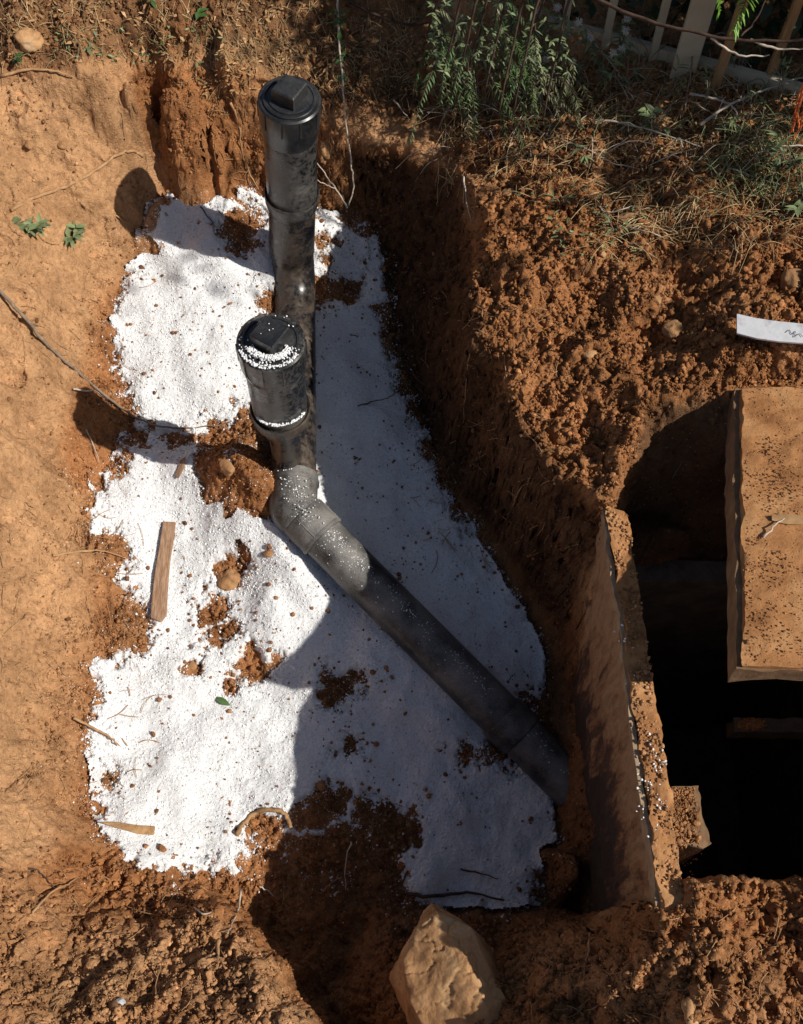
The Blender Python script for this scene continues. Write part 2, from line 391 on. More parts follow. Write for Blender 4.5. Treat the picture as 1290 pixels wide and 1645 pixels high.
# channel to the right of the pipe
line((510, 380, -0.64), (560, 380, -0.66), (600, 375, -0.67))
line((505, 450, -0.66), (560, 450, -0.70), (630, 440, -0.72))
line((505, 560, -0.67), (570, 560, -0.71), (640, 530, -0.75))
line((505, 680, -0.67), (600, 680, -0.72), (692, 672, -0.77))
line((545, 800, -0.70), (640, 820, -0.73), (740, 806, -0.745))
line((622, 885, -0.745), (740, 920, -0.735), (808, 915, -0.74))
line((690, 980, -0.72), (800, 1040, -0.755), (868, 1015, -0.76))
line((820, 1110, -0.78), (860, 1120, -0.785))
line((560, 330, -0.64), (605, 368, -0.68), (637, 430, -0.72), (642, 520, -0.75), (664, 600, -0.76), (694, 670, -0.77), (712, 740, -0.76), (745, 808, -0.745), (793, 880, -0.74), (828, 945, -0.74), (872, 1010, -0.76), (884, 1090, -0.79), (890, 1200, -0.80), (900, 1300, -0.81), (930, 1450, -0.85), (950, 1500, -0.85))
line((905, 1030, -0.70), (918, 1120, -0.69), (926, 1250, -0.69), (936, 1400, -0.66))
# buttress: middle of the right hand wall
line((625, 310, -0.56), (690, 380, -0.52), (697, 470, -0.52), (705, 560, -0.53), (726, 650, -0.56))
# upper right spoil
line((700, 150, -0.36), (780, 180, -0.35), (850, 150, -0.31), (1000, 140, -0.24), (1150, 160, -0.18), (1290, 190, -0.14), (1600, 190, -0.05))
line((850, 280, -0.26), (1000, 290, -0.25), (1150, 300, -0.18), (1290, 310, -0.13), (1600, 300, -0.05))
line((850, 430, -0.22), (980, 440, -0.20), (1100, 430, -0.16), (1290, 430, -0.12), (1600, 430, -0.05))
line((860, 560, -0.225), (980, 560, -0.20), (1080, 550, -0.16), (1200, 560, -0.12), (1290, 560, -0.10), (1600, 560, -0.05))
line((900, 660, -0.27), (1000, 660, -0.20), (1050, 640, -0.18), (1160, 622, -0.18), (1290, 605, -0.17), (1600, 600, -0.15))
line((960, 770, -0.225), (1000, 760, -0.19), (1020, 700, -0.16))
line((1045, 680, -0.24), (1160, 690, -0.22), (1400, 700, -0.22))
line((1040, 780, -0.34), (1160, 780, -0.36), (1400, 780, -0.36))
line((1020, 850, -0.46), (1160, 850, -0.48), (1400, 850, -0.48))
# near right ground
line((1000, 1475, -0.24), (1052, 1430, -0.105), (1094, 1406, -0.100), (1180, 1418, -0.12), (1290, 1425, -0.12), (1700, 1425, -0.1))
line((1052, 1465, -0.105), (1100, 1450, -0.11))
line((1055, 1510, -0.14), (1150, 1550, -0.12), (1290, 1560, -0.11), (1700, 1560, -0.1))
line((1100, 1645, -0.13), (1290, 1645, -0.10), (1700, 1700, -0.08))
line((760, 1560, -0.47), (850, 1530, -0.42), (950, 1508, -0.33), (1000, 1490, -0.26))
line((640, 1640, -0.50), (720, 1590, -0.48), (800, 1620, -0.38), (900, 1600, -0.28), (1000, 1600, -0.18))
line((650, 1800, -0.45), (800, 1750, -0.30), (1000, 1720, -0.16), (1300, 1800, -0.08))
LW = [(0.0, -1.5, -0.1), (-2, -1.5, 0.0), (2.2, -1.5, 0.0), (3.5, 0.4, 0), (3.5, 2, 0), (2.5, 3.5, 0), (0, 3.5, 0), (-2.5, 3.5, 0), (-3, 1.5, 0), (-3, 0.3, 0), (-0.6, -0.4, -0.2), (0.2, -0.5, -0.15), (0.8, -0.5, -0.05),
      (0.34, 0.2, -0.70)]
pts = []
for ln in L:
    w = [W(*p) for p in ln]
    for a, b in zip(w[:-1], w[1:]):
        d = np.linalg.norm(b[:2] - a[:2]); k = max(1, int(d / 0.025))
        if d > 0.8: k = 4
        for i in range(k): pts.append(a + (b - a) * i / k)
    pts.append(w[-1])
pts += [np.array(p) for p in LW]
for sx, sy in ((-1, -1), (1, -1), (1, 1), (-1, 1)): pts.append(np.array([60.0 * sx, 60.0 * sy, 0.0]))
pts = np.array(pts)
key = {}
for p in pts: key[(round(p[0], 3), round(p[1], 3))] = p
pts = np.array(list(key.values()))
cdt = delaunay_2d_cdt([Vector((p[0], p[1])) for p in pts], [], [], 0, 1e-5)
cv = np.array([(v.x, v.y) for v in cdt[0]]); orig = cdt[3]
cz = np.array([pts[o[0]][2] if o else 0 for o in orig])
DX = 0.0029
def axis(a, b):
    core = list(np.arange(a, b, DX)); s = DX; lo = []; x = a
    while x > -55: s *= 1.22; x -= s; lo.append(x)
    s = DX; hi = []; x = core[-1]
    while x < 55: s *= 1.22; x += s; hi.append(x)
    return np.array(lo[::-1] + core + hi)
AX = axis(-1.02, 1.12); AY = axis(-0.06, 2.22)
NX, NY = len(AX), len(AY)
GX, GY = np.meshgrid(AX, AY)                     # shape NY, NX
Z = np.zeros_like(GX)
for tri in cdt[2]:
    for j in range(1, len(tri) - 1):
        ids = (tri[0], tri[j], tri[j + 1]); A, B_, C_ = cv[ids[0]], cv[ids[1]], cv[ids[2]]
        za, zb, zc = cz[ids[0]], cz[ids[1]], cz[ids[2]]
        x0, x1 = min(A[0], B_[0], C_[0]), max(A[0], B_[0], C_[0]); y0, y1 = min(A[1], B_[1], C_[1]), max(A[1], B_[1], C_[1])
        i0, i1 = np.searchsorted(AX, x0 - 1e-9), np.searchsorted(AX, x1 + 1e-9, 'right')
        j0, j1 = np.searchsorted(AY, y0 - 1e-9), np.searchsorted(AY, y1 + 1e-9, 'right')
        if i1 <= i0 or j1 <= j0: continue
        X = GX[j0:j1, i0:i1]; Y = GY[j0:j1, i0:i1]
        den = (B_[1] - C_[1]) * (A[0] - C_[0]) + (C_[0] - B_[0]) * (A[1] - C_[1])
        if abs(den) < 1e-14: continue
        w1 = ((B_[1] - C_[1]) * (X - C_[0]) + (C_[0] - B_[0]) * (Y - C_[1])) / den
        w2 = ((C_[1] - A[1]) * (X - C_[0]) + (A[0] - C_[0]) * (Y - C_[1])) / den
        w3 = 1 - w1 - w2; m_ = (w1 >= -1e-6) & (w2 >= -1e-6) & (w3 >= -1e-6)
        Z[j0:j1, i0:i1][m_] = (w1 * za + w2 * zb + w3 * zc)[m_]
def blur(A, s):
    r = int(3 * s); k = np.exp(-0.5 * (np.arange(-r, r + 1) / s) ** 2); k /= k.sum()
    P = np.pad(A, ((r, r), (0, 0)), 'edge'); A = sum(k[i] * P[i:i + A.shape[0]] for i in range(2 * r + 1))
    P = np.pad(A, ((0, 0), (r, r)), 'edge'); return sum(k[i] * P[:, i:i + A.shape[1]] for i in range(2 * r + 1))
def resample(A, X, Y):
    i = np.clip(np.searchsorted(AX, X) - 1, 0, NX - 2); j = np.clip(np.searchsorted(AY, Y) - 1, 0, NY - 2)
    fx = (X - AX[i]) / (AX[i + 1] - AX[i]); fy = (Y - AY[j]) / (AY[j + 1] - AY[j])
    return (A[j, i] * (1 - fx) + A[j, i + 1] * fx) * (1 - fy) + (A[j + 1, i] * (1 - fx) + A[j + 1, i + 1] * fx) * fy
wk = np.where((np.abs(GX) < 1.5) & (GY > -0.5) & (GY < 2.6), 1.0, 0) * (1 - np.exp(-(((GX - 0.37) / 0.09) ** 2 + ((GY - 0.5) / 0.42) ** 2) ** 2))
wx = 0.013 * fbm2(GX, GY, 17, 4, 701, 0.6) * wk; wy = 0.013 * fbm2(GX, GY, 17, 4, 711, 0.6) * wk
Z = resample(Z, GX + wx, GY + wy)
Z = blur(Z, 2.4)
U, V_ = proj(GX, GY, Z)                          # where each ground point stands in the photograph: to lay out regions
near = (np.abs(GX) < 1.6) & (GY > -0.6) & (GY < 2.8)
# regions
rubble = sstep(-40, 25, poly_sdf(U, V_, [(690, 120), (760, 330), (740, 460), (790, 620), (860, 740), (980, 860), (1060, 640), (1400, 620), (1400, 100)]))
toplit = sstep(-25, 20, poly_sdf(U, V_, [(-300, -200), (-300, 95), (90, 100), (180, 75), (330, 75), (440, 110), (520, 170), (700, 200), (700, -200)]))
farwall = sstep(-15, 15, poly_sdf(U, V_, [(200, 110), (330, 100), (430, 120), (520, 180), (560, 240), (640, 240), (640, 330), (540, 330), (430, 320), (280, 290), (240, 240)]))
nearR = sstep(-40, 20, poly_sdf(U, V_, [(560, 1700), (640, 1520), (760, 1500), (940, 1490), (1060, 1430), (1400, 1400), (1400, 1900), (560, 1900)]))
nearL = sstep(-60, 30, poly_sdf(U, V_, [(-400, 1400), (120, 1390), (280, 1430), (420, 1500), (520, 1720), (520, 1900), (-400, 1900)]))
inpit = sstep(-0.44, -0.6, Z)
wallR = sstep(-20, 20, poly_sdf(U, V_, [(560, 235), (740, 285), (760, 460), (800, 620), (980, 860), (900, 1000), (700, 720), (640, 560), (600, 370)]))
smoothL = sstep(-30, 40, poly_sdf(U, V_, [(-400, 120), (200, 120), (240, 300), (150, 550), (100, 720), (150, 900), (130, 1250), (160, 1360), (-400, 1420)]))
rough = np.clip(0.45 + 0.25 * inpit + 0.65 * rubble + 0.5 * toplit + 0.55 * farwall + 0.7 * nearR + 0.75 * nearL - 0.10 * smoothL + 0.28 * smoothL * sstep(760, 480, V_), 0.42, 1.2)
lump = fbm2(GX, GY, 7, 3, 1) + 0.55 * fbm2(GX, GY, 17, 3, 9)
bill = 1 - 2 * np.abs(fbm2(GX, GY, 30, 4, 11, 0.62))
fine = fbm2(GX, GY, 85, 3, 31, 0.7)
pebb = np.maximum(0, fbm2(GX, GY, 48, 2, 57) - 0.35)
Z = Z + (lump * 0.012 * (0.4 + rough) + bill * 0.0075 * rough + fbm2(GX, GY, 13, 2, 12) * 0.007 * rough + fine * 0.0055 * rough + pebb * 0.012 * rough) * np.where(near, 1, 0.3)
crk = np.abs(fbm2(GX, GY, 9, 4, 611, 0.6))
Z = Z - 0.007 * np.exp(-(crk / 0.035) ** 2) * smoothL * sstep(-0.1, 0.5, fbm2(GX, GY, 4, 2, 621))
chip = fbm2(GX, GY, 30, 3, 631, 0.6)
Z = Z + (0.004 * sstep(0.25, 0.4, chip) - 0.005 * sstep(0.35, 0.55, -chip)) * smoothL
rs_ = np.random.default_rng(77)
for _ in range(46):
    cx_, cy_, rr_, hh_ = rs_.uniform(-1.0, -0.45), rs_.uniform(0.1, 1.95), rs_.uniform(0.012, 0.05), rs_.uniform(-0.5, 0.45)
    Z += smoothL * hh_ * rr_ * np.exp(-((GX - cx_) ** 2 + 1.6 * (GY - cy_) ** 2) / (rr_ * rr_))
for cx_, cy_, rr_, hh_ in ((-0.300, 1.095, 0.038, 0.060), (-0.365, 1.10, 0.05, 0.028), (-0.345, 1.15, 0.05, 0.02)):
    Z += hh_ * np.exp(-(((GX - cx_) ** 2 + (GY - cy_) ** 2) / (rr_ * rr_)) ** 1.15)
# heaps and hollows: (u, v, radius m, height)
for u, v, r, h in [(1085, 505, 0.06, -0.05), (1100, 445, 0.05, -0.035), (1040, 540, 0.05, -0.03), (1265, 445, 0.05, -0.045), (960, 470, 0.05, -0.03), (1180, 380, 0.06, 0.03), (930, 390, 0.06, 0.025),
                   (850, 440, 0.05, 0.02), (1120, 1580, 0.06, 0.045), (1060, 1600, 0.03, -0.03), (1000, 1560, 0.04, 0.03), (870, 1560, 0.05, 0.03), (930, 1620, 0.04, -0.02), (1230, 1480, 0.06, -0.02),
                   (960, 360, 0.04, -0.025), (1240, 250, 0.06, 0.03), (45, 55, 0.04, 0.035), (290, 75, 0.05, -0.02), (390, 85, 0.05, 0.02),
                   (300, 1540, 0.03, -0.022), (160, 1450, 0.03, -0.02), (350, 1590, 0.035, -0.022), (220, 1600, 0.03, -0.018), (60, 1480, 0.03, -0.018), (250, 1480, 0.03, 0.015)]:
    c = W(u, v, -0.2); 
    for _ in range(4):
        jj = min(np.searchsorted(AY, c[1]), NY - 1); ii = min(np.searchsorted(AX, c[0]), NX - 1); c = W(u, v, Z[jj, ii])
    Z += h * np.exp(-((GX - c[0]) ** 2 + (GY - c[1]) ** 2) / (0.5 * r * r) * 0.5)

# the tank pit in the ground (its walls are built below)
OUT0, OUT1 = W(972, 835, TANK_Z - 0.06), W(1056, 1455, TANK_Z)
INN0, INN1 = W(1012, 845, TANK_Z - 0.06), W(1096, 1403, TANK_Z)
tx0 = np.interp(GY, [INN1[1], INN0[1]], [0.5 * (OUT1[0] + INN1[0]), 0.5 * (OUT0[0] + INN0[0])])
NEAR_Y = W(1100, 1407, TANK_Z)[1]; FAR_Y = 0.86
jit = 0.004 * noise2(GX * 60, GY * 60, 5)
tank = (GX > tx0) & (GX < 1.0) & (GY > NEAR_Y + jit) & (GY < FAR_Y + jit)
Z = np.where(tank, -1.75, Z)

# salt layer
U, V_ = proj(GX, GY, Z)
SALT = [(262, 318), (285, 290), (320, 278), (360, 277), (400, 292), (430, 325), (470, 335), (522, 338), (545, 335), (585, 370), (612, 425), (622, 510), (632, 590), (655, 650), (688, 730), (728, 805), (785, 872), (835, 945), (870, 1010), (882, 1060), (868, 1110), (835, 1135),
        (800, 1160), (780, 1215), (880, 1255), (905, 1325), (885, 1400), (850, 1460), (790, 1480), (700, 1455), (640, 1430), (600, 1400), (540, 1400), (440, 1390), (370, 1385), (290, 1412), (225, 1405), (180, 1355), (145, 1305), (160, 1255), (135, 1225), (150, 1130), (150, 1060), (225, 1035),
        (235, 975), (185, 930), (200, 880), (150, 850), (158, 770), (190, 720), (230, 700), (215, 650), (185, 600), (178, 530), (202, 430), (238, 362)]
sd = poly_sdf(U, V_, SALT)
PATCH = [(392, 362, 34), (345, 745, 34), (400, 745, 44), (450, 740, 40), (425, 790, 34), (370, 770, 30), (440, 480, 22), (370, 922, 24), (345, 985, 26), (352, 1020, 22), (410, 1068, 26), (375, 1090, 14), (395, 700, 34), (350, 705, 30), (290, 712, 18),
         (540, 1108, 28), (505, 1310, 30), (560, 1370, 52), (625, 1345, 44), (500, 1385, 50), (430, 1385, 40), (600, 1410, 50), (530, 1290, 26), (590, 1310, 26), (420, 1340, 20), (180, 880, 16), (215, 1000, 22), (170, 1250, 14), (515, 470, 26), (560, 470, 20), (520, 400, 16), (822, 1222, 16), (760, 1215, 12), (560, 1200, 14), (185, 745, 18), (310, 1065, 10)]
for pu, pv, pr in PATCH:
    sd = np.minimum(sd, np.hypot(U - pu, (V_ - pv) * 1.05) - pr)
sdn = sd + 16 * fbm2(GX, GY, 30, 4, 91, 0.65) + 7
edge = sstep(-6, 26, sdn)
Zbase = blur(Z, 4.5)
saltZ = Zbase - 0.010 + 0.022 * edge + 0.004 * fbm2(GX, GY, 16, 2, 71) + 0.0013 * fbm2(GX, GY, 60, 2, 73) * edge + 0.003 * fbm2(GX, GY, 9, 2, 75)
steepb = np.hypot(*np.gradient(blur(Z, 4.0), DX))
hard = (sdn + 16 * fbm2(GX, GY, 120, 2, 93) * sstep(25, 5, sdn) > -6) & (~tank) & near & (steepb < 1.15)
top = np.where(hard, np.maximum(Z, saltZ), Z)

# soil mesh: three dimensional displacement so that walls crumble too
PX, PY, PZ = GX.copy(), GY.copy(), Z.copy()
idx = near & ~tank
x_, y_, z_ = GX[idx], GY[idx], Z[idx]; ra = (0.0055 * rough + 0.0035 * wallR)[idx] * np.where(sdn[idx] > 0, 0.3, 1)
PX[idx] += ra * 1.2 * fbm3(x_, y_, z_, 45, 3, 3, 0.7)
PY[idx] += ra * 1.2 * fbm3(x_, y_, z_, 45, 3, 43, 0.7)
PZ[idx] += ra * 0.7 * fbm3(x_, y_, z_, 60, 2, 83, 0.6)
for A_ in (PX, PY, PZ): A_[idx] += RNG.normal(0, 1, A_[idx].shape) * 0.00045 * rough[idx]
red = np.clip(0.95 * rubble + 0.75 * farwall + 0.9 * nearR + 0.75 * wallR + 0.5 * toplit + 0.12 * nearL + 0.85 * inpit + 0.15 - 0.85 * smoothL + 0.42 * fbm2(GX, GY, 6, 4, 19, 0.6), 0.0, 1)
dark = np.clip(0.45 * toplit + 0.03 * sstep(-30, 60, poly_sdf(U, V_, [(690, 0), (690, 260), (1000, 330), (1400, 330), (1400, 0)])) + 0.3 * sstep(0.1, 0.6, fbm2(GX, GY, 14, 3, 29)) * toplit + 0.8 * wallR + 0.75 * sstep(-15, 15, poly_sdf(U, V_, [(1040, 650), (1170, 640), (1400, 640), (1400, 900), (1000, 900), (990, 840)])) + 0.45 * inpit * sstep(480, 560, U), 0, 0.9)  # topsoil tone, plus shade of right wall, slab bank and pit painted in
fi = np.arange(NX * NY).reshape(NY, NX)
F = np.stack([fi[:-1, :-1], fi[:-1, 1:], fi[1:, 1:], fi[1:, :-1]], -1).reshape(-1, 4)
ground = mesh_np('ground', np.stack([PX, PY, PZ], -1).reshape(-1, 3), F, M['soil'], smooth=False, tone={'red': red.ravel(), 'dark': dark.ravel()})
tag(ground, kind='structure')

def surf(x, y, A=None):
    A = top if A is None else A
    i = np.clip(np.searchsorted(AX, x) - 1, 0, NX - 2); j = np.clip(np.searchsorted(AY, y) - 1, 0, NY - 2)
    fx = (x - AX[i]) / (AX[i + 1] - AX[i]); fy = (y - AY[j]) / (AY[j + 1] - AY[j])
    return (A[j, i] * (1 - fx) + A[j, i + 1] * fx) * (1 - fy) + (A[j + 1, i] * (1 - fx) + A[j + 1, i + 1] * fx) * fy
def hit(u, v, off=0.0):
    d = ray(u, v); t = 1.2
    while t < 6:
        p = np.array([0, 0, CAM_Z]) + t * d
        if p[2] < surf(p[0], p[1]) + off: break
        t += 0.008
    lo, hi = t - 0.008, t
    for _ in range(12):
        mid = 0.5 * (lo + hi); p = np.array([0, 0, CAM_Z]) + mid * d
        if p[2] < surf(p[0], p[1]) + off: hi = mid
        else: lo = mid
    return np.array([0, 0, CAM_Z]) + hi * d

# salt sheet mesh
keep = hard
cellm = keep[:-1, :-1] & keep[:-1, 1:] & keep[1:, 1:] & keep[1:, :-1]
used = np.zeros_like(keep); used[:-1, :-1] |= cellm; used[:-1, 1:] |= cellm; used[1:, 1:] |= cellm; used[1:, :-1] |= cellm
remap = -np.ones(NX * NY, int); ids = np.where(used.ravel())[0]; remap[ids] = np.arange(len(ids))
Fs = remap[F[cellm.ravel()]]
sx, sy, sz = GX.ravel()[ids], GY.ravel()[ids], saltZ.ravel()[ids]
e_ = edge.ravel()[ids]
jv = RNG.normal(0, 1, (len(ids), 3)) * np.array([0.0006, 0.0006, 0.00075])
dirt = np.clip(1 - e_, 0, 1) * 0.9 + 0.0
salt = mesh_np('salt', np.stack([sx, sy, sz], -1) + jv, Fs, M['salt'], smooth=False, tone={'dirt': dirt})
tag(salt, 'coarse white salt spread over the pit floor around the black pipes', 'salt', kind='stuff')

# ------------------------------------------------------------------ scattered crumbs (numpy icosahedra)
ph = (1 + 5 ** 0.5) / 2
ICO = np.array([(-1, ph, 0), (1, ph, 0), (-1, -ph, 0), (1, -ph, 0), (0, -1, ph), (0, 1, ph), (0, -1, -ph), (0, 1, -ph), (ph, 0, -1), (ph, 0, 1), (-ph, 0, -1), (-ph, 0, 1)]) / math.sqrt(1 + ph * ph)
ICF = np.array([(0, 11, 5), (0, 5, 1), (0, 1, 7), (0, 7, 10), (0, 10, 11), (1, 5, 9), (5, 11, 4), (11, 10, 2), (10, 7, 6), (7, 1, 8), (3, 9, 4), (3, 4, 2), (3, 2, 6), (3, 6, 8), (3, 8, 9), (4, 9, 5), (2, 4, 11), (6, 2, 10), (8, 6, 7), (9, 8, 1)])
def crumbs(C, R, jitter=0.3, flat=0.75):
    n = len(C); q = RNG.normal(size=(n, 4)); q /= np.linalg.norm(q, axis=1)[:, None]
    w, x, y, z = q.T
    Rm = np.stack([np.stack([1 - 2 * (y * y + z * z), 2 * (x * y - z * w), 2 * (x * z + y * w)], -1), np.stack([2 * (x * y + z * w), 1 - 2 * (x * x + z * z), 2 * (y * z - x * w)], -1), np.stack([2 * (x * z - y * w), 2 * (y * z + x * w), 1 - 2 * (x * x + y * y)], -1)], 1)
    loc = ICO[None] * (1 + RNG.uniform(-jitter, jitter, (n, 12, 1))) * np.stack([np.ones(n), RNG.uniform(0.65, 1, n), RNG.uniform(0.5, 0.95, n)], -1)[:, None, :]
    P = np.einsum('nij,nkj->nki', Rm, loc) * R[:, None, None] + C[:, None, :]
    Fc = (ICF[None] + 12 * np.arange(n)[:, None, None]).reshape(-1, 3)
    return P.reshape(-1, 3), Fc
def sample(n, dens, box=(-1.0, 1.1, -0.05, 2.2)):
    x = RNG.uniform(box[0], box[1], n); y = RNG.uniform(box[2], box[3], n)
    i = np.clip(np.searchsorted(AX, x) - 1, 0, NX - 2); j = np.clip(np.searchsorted(AY, y) - 1, 0, NY - 2)
    k = RNG.uniform(0, 1, n) < dens[j, i]
    x, y, i, j = x[k], y[k], i[k], j[k]; return x, y, surf(x, y), i, j
gz = np.hypot(*np.gradient(Z, DX)); steep = np.clip(gz, 0, 3)
# salt grains: everywhere on the salt, thinning out past its edge
dens = np.where(hard, 0.22 + 0.78 * sstep(-10, 25, sdn) * 1.0, 0) 
dens = np.where(near & ~tank & (steep < 2.2), np.maximum(dens, 0.30 * np.exp(-np.clip(-sdn, 0, 200) / 20.0)), 0) * (near & ~tank)
x, y, z, i, j = sample(420000, np.clip(dens, 0, 1) * (0.35 + 0.65 * sstep(-0.6, 0.6, fbm2(GX, GY, 20, 2, 201))), (-0.85, 0.5, 0.1, 2.05))
r = np.minimum(0.00085 * RNG.uniform(0.01, 1, len(x)) ** -0.38, 0.0034) * np.where(sdn[j, i] > 30, 0.85, np.where(sdn[j, i] > 0, 1.05, 0.8))
C_ = np.stack([x, y, z + r * np.where(sdn[j, i] > 20, 0.12, 0.3)], -1); P, Fc = crumbs(C_, r)
mesh_np('salt_grains', P, Fc, M['grain'], tone=np.repeat(RNG.uniform(0, 1, len(x)), 12))
tag(bpy.data.objects['salt_grains'], 'loose white salt grains covering the pit floor and thinning at its edges', 'salt grains', kind='stuff')
# soil crumbs on bare ground
d2 = np.clip(0.26 + 0.55 * inpit * sstep(0, -4, sdn) + 0.9 * rubble + 0.6 * toplit + 0.65 * farwall + 0.85 * nearR + 0.35 * nearL - 0.1 * smoothL + 1.0 * wallR, 0.03, 1)
pn = sstep(-0.3, 0.5, fbm2(GX, GY, 12, 3, 301))
dd = d2 * (0.25 + 0.75 * pn) * (near & ~tank) * np.where(sdn > 0, 0.0, 1)
x, y, z, i, j = sample(520000, dd, (-0.95, 1.08, -0.05, 2.1))
r = 0.00125 * RNG.uniform(0.004, 1, len(x)) ** -0.42; r = np.minimum(r, 0.0062) * (0.55 + 0.45 * rough[j, i])
big = RNG.uniform(0, 1, len(x)) < 0.006; r = np.where(big, r * 1.7, r)
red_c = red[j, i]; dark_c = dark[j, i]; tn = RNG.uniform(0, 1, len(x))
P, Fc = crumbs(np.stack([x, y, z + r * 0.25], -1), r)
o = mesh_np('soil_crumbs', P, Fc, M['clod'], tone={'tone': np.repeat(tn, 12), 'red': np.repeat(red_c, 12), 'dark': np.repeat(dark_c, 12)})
tag(o, 'crumbled red brown soil lying over the banks round the pit', 'soil crumbs', kind='stuff')
# crumbs on the salt: dense at the patches' rims, sparse elsewhere
dd = np.where(sdn > -14, 0.035 + 0.75 * np.exp(-np.abs(sdn) / 9.0), 0.3 * np.exp(-np.clip(-sdn, 0, 99) / 30)) * (near & ~tank)
dd = dd * (0.15 + 0.85 * sstep(-0.35, 0.5, fbm2(GX, GY, 22, 3, 401)))
rightside = sstep(560, 700, U) * sstep(1150, 900, V_)
x, y, z, i, j = sample(130000, np.clip(dd, 0, 1), (-0.85, 0.5, 0.1, 2.05))
r = RNG.gamma(2.0, 0.0009, len(x)) + 0.0008
P, Fc = crumbs(np.stack([x, y, z + r * 0.4], -1), r)
o = mesh_np('soil_specks', P, Fc, M['clod'], tone={'tone': np.repeat(RNG.uniform(0, 0.9, len(x)), 12), 'red': np.full(len(P), 0.8), 'dark': np.full(len(P), 0.15)})
tag(o, 'small brown soil specks fallen on the white salt', 'soil specks', kind='stuff')

# ------------------------------------------------------------------ pipework
pipe = empty('drain_pipe', (-0.262, 1.14, -0.75))
tag(pipe, 'black plastic drain pipe with two capped risers, bending across the salt to the tank wall', 'drain pipe')
def riser(label, top_p, bot_p, caplen, taper_end, rim_s, sock_end, nut_rot, near_=False):
    top_p = Vector(top_p); bot_p = Vector(bot_p); ax = (bot_p - top_p).normalized(); Ltot = (bot_p - top_p).length
    RB = 0.0563
    mb = MB(); lathe(mb, [(taper_end - 0.012, RB * 0.98), (taper_end, RB), (taper_end + 0.012, RB * 0.985), (rim_s + 0.004, RB * 0.965)], top_p, ax)
    body = mb.build('riser', M['pl_riser'], pipe, sharp=40); body['label'] = label
    # cap ring with ribs
    mb = MB(); R = 0.0622
    lathe(mb, [(-0.001, 0.052), (-0.002, 0.0585), (0.001, R), (caplen, R * 0.995), (caplen + 0.004, R * 0.975), (taper_end - 0.014, RB * 1.035), (taper_end, RB * 1.0)], top_p, ax)
    x, y, d = frame(ax)
    for k in range(10):
        a = 2 * math.pi * (k + 0.35) / 10; rd = x * math.cos(a) + y * math.sin(a)
        tube(mb, [top_p + rd * (R + 0.0002) + d * 0.002, top_p + rd * (R + 0.0002) + d * (caplen - 0.004)], 0.0019, 6)
    mb.build('cap_ring', M['pl_riser'] if near_ else M['pl_clean'], body, sharp=35)
    # plug with threads and a square nut
    mb = MB()
    lathe(mb, [(0.004, 0.0525), (-0.004, 0.0525), (-0.0055, 0.051), (-0.0055, 0.0475), (-0.0035, 0.0465), (-0.0035, 0.043), (-0.006, 0.042), (-0.007, 0.040), (-0.0065, 0.0)], top_p, ax)
    plug = mb.build('access_plug', M['pl_clean'], body, sharp=30)
    mb = MB(); c, s = math.cos(nut_rot), math.sin(nut_rot); hs, ts = 0.0265, 0.0245
    h0, h1 = 0.004, 0.036
    V = []
    for hh, q in ((h0, hs), (h1 - 0.003, ts + 0.0012), (h1, ts - 0.0012)):
        for ax_, ay_ in ((-1, -1), (-0.93, -1), (0.93, -1), (1, -1), (1, -0.93), (1, 0.93), (1, 1), (0.93, 1), (-0.93, 1), (-1, 1), (-1, 0.93), (-1, -0.93)):
            k = 0.985 if abs(ax_) == 1 and abs(ay_) == 1 else 1
            px, py = ax_ * q * k, ay_ * q * k
            wv = Vector((px * c - py * s, px * s + py * c, 0))
            V.append(top_p + wv - ax * hh)
    F_ = []
    for lv in range(2):
        for k in range(12):
            a = lv * 12 + k; b2 = lv * 12 + (k + 1) % 12; F_.append((a, b2, b2 + 12, a + 12))
    F_.append(tuple(range(24, 36)))
    mb.add(V, F_); 
    # moulded rim on the nut's top
    mb.build('square_nut', M['pl_clean'], body, smooth=False)
    # lower socket
    mb = MB(); RS = 0.0600
    lathe(mb, [(rim_s + 0.010, RB * 0.975), (rim_s, RB * 0.99), (rim_s - 0.003, RS * 0.99), (rim_s, RS * 1.01), (rim_s + 0.008, RS), (sock_end - 0.02, RS * 0.985), (sock_end - 0.006, RS * 0.94), (sock_end, 0.0535)] +
          ([(sock_end + 0.008, 0.048), (sock_end + 0.016, 0.040), (sock_end + 0.022, 0.034), (sock_end + 0.03, 0.032), (Ltot, 0.032)] if near_ else [(sock_end + 0.004, 0.0525)]), top_p, ax)
    mb.build('socket', M['pl_dirty'] if near_ else M['pl_riser'], body, sharp=40)
    return body, ax
NT = W(435, 549, -0.095); FT = W(465, 160, -0.045)
NBY = 1.672
NB = Vector((-0.250, 1.140, -0.60)); FB = Vector((-0.258, NBY, -0.58))
nb, nax = riser('shorter near riser pipe with salt on its capped top', NT, NB, 0.060, 0.085, 0.240, 0.285, math.radians(58), True)
fb, fax = riser('taller far riser pipe with square topped cap', FT, FB, 0.046, 0.090, 0.275, 0.318, math.radians(60))
# far lower riser and bend and the run towards the camera
mb = MB(); P0 = Vector(FT) + fax * 0.316
path = [P0]; B0 = Vector((-0.258, NBY, -0.53))
for k in range(1, 6): path.append(P0.lerp(B0, k / 6))
for k in range(0, 9):
    a = math.radians(90) * k / 8; path.append(B0 + Vector((0.002 * k / 8, -0.10 * (1 - math.cos(a)), -0.10 * math.sin(a))))
E0 = Vector(W(472, 800, -0.605)) 
last = path[-1]
path += [last.lerp(E0, k / 4) for k in range(1, 5)]
tube(mb, path, [0.0525 if k < 7 else 0.0495 for k in range(len(path))], 48)
mb.build('buried_pipe', M['pl_dirty'], pipe, sharp=50)
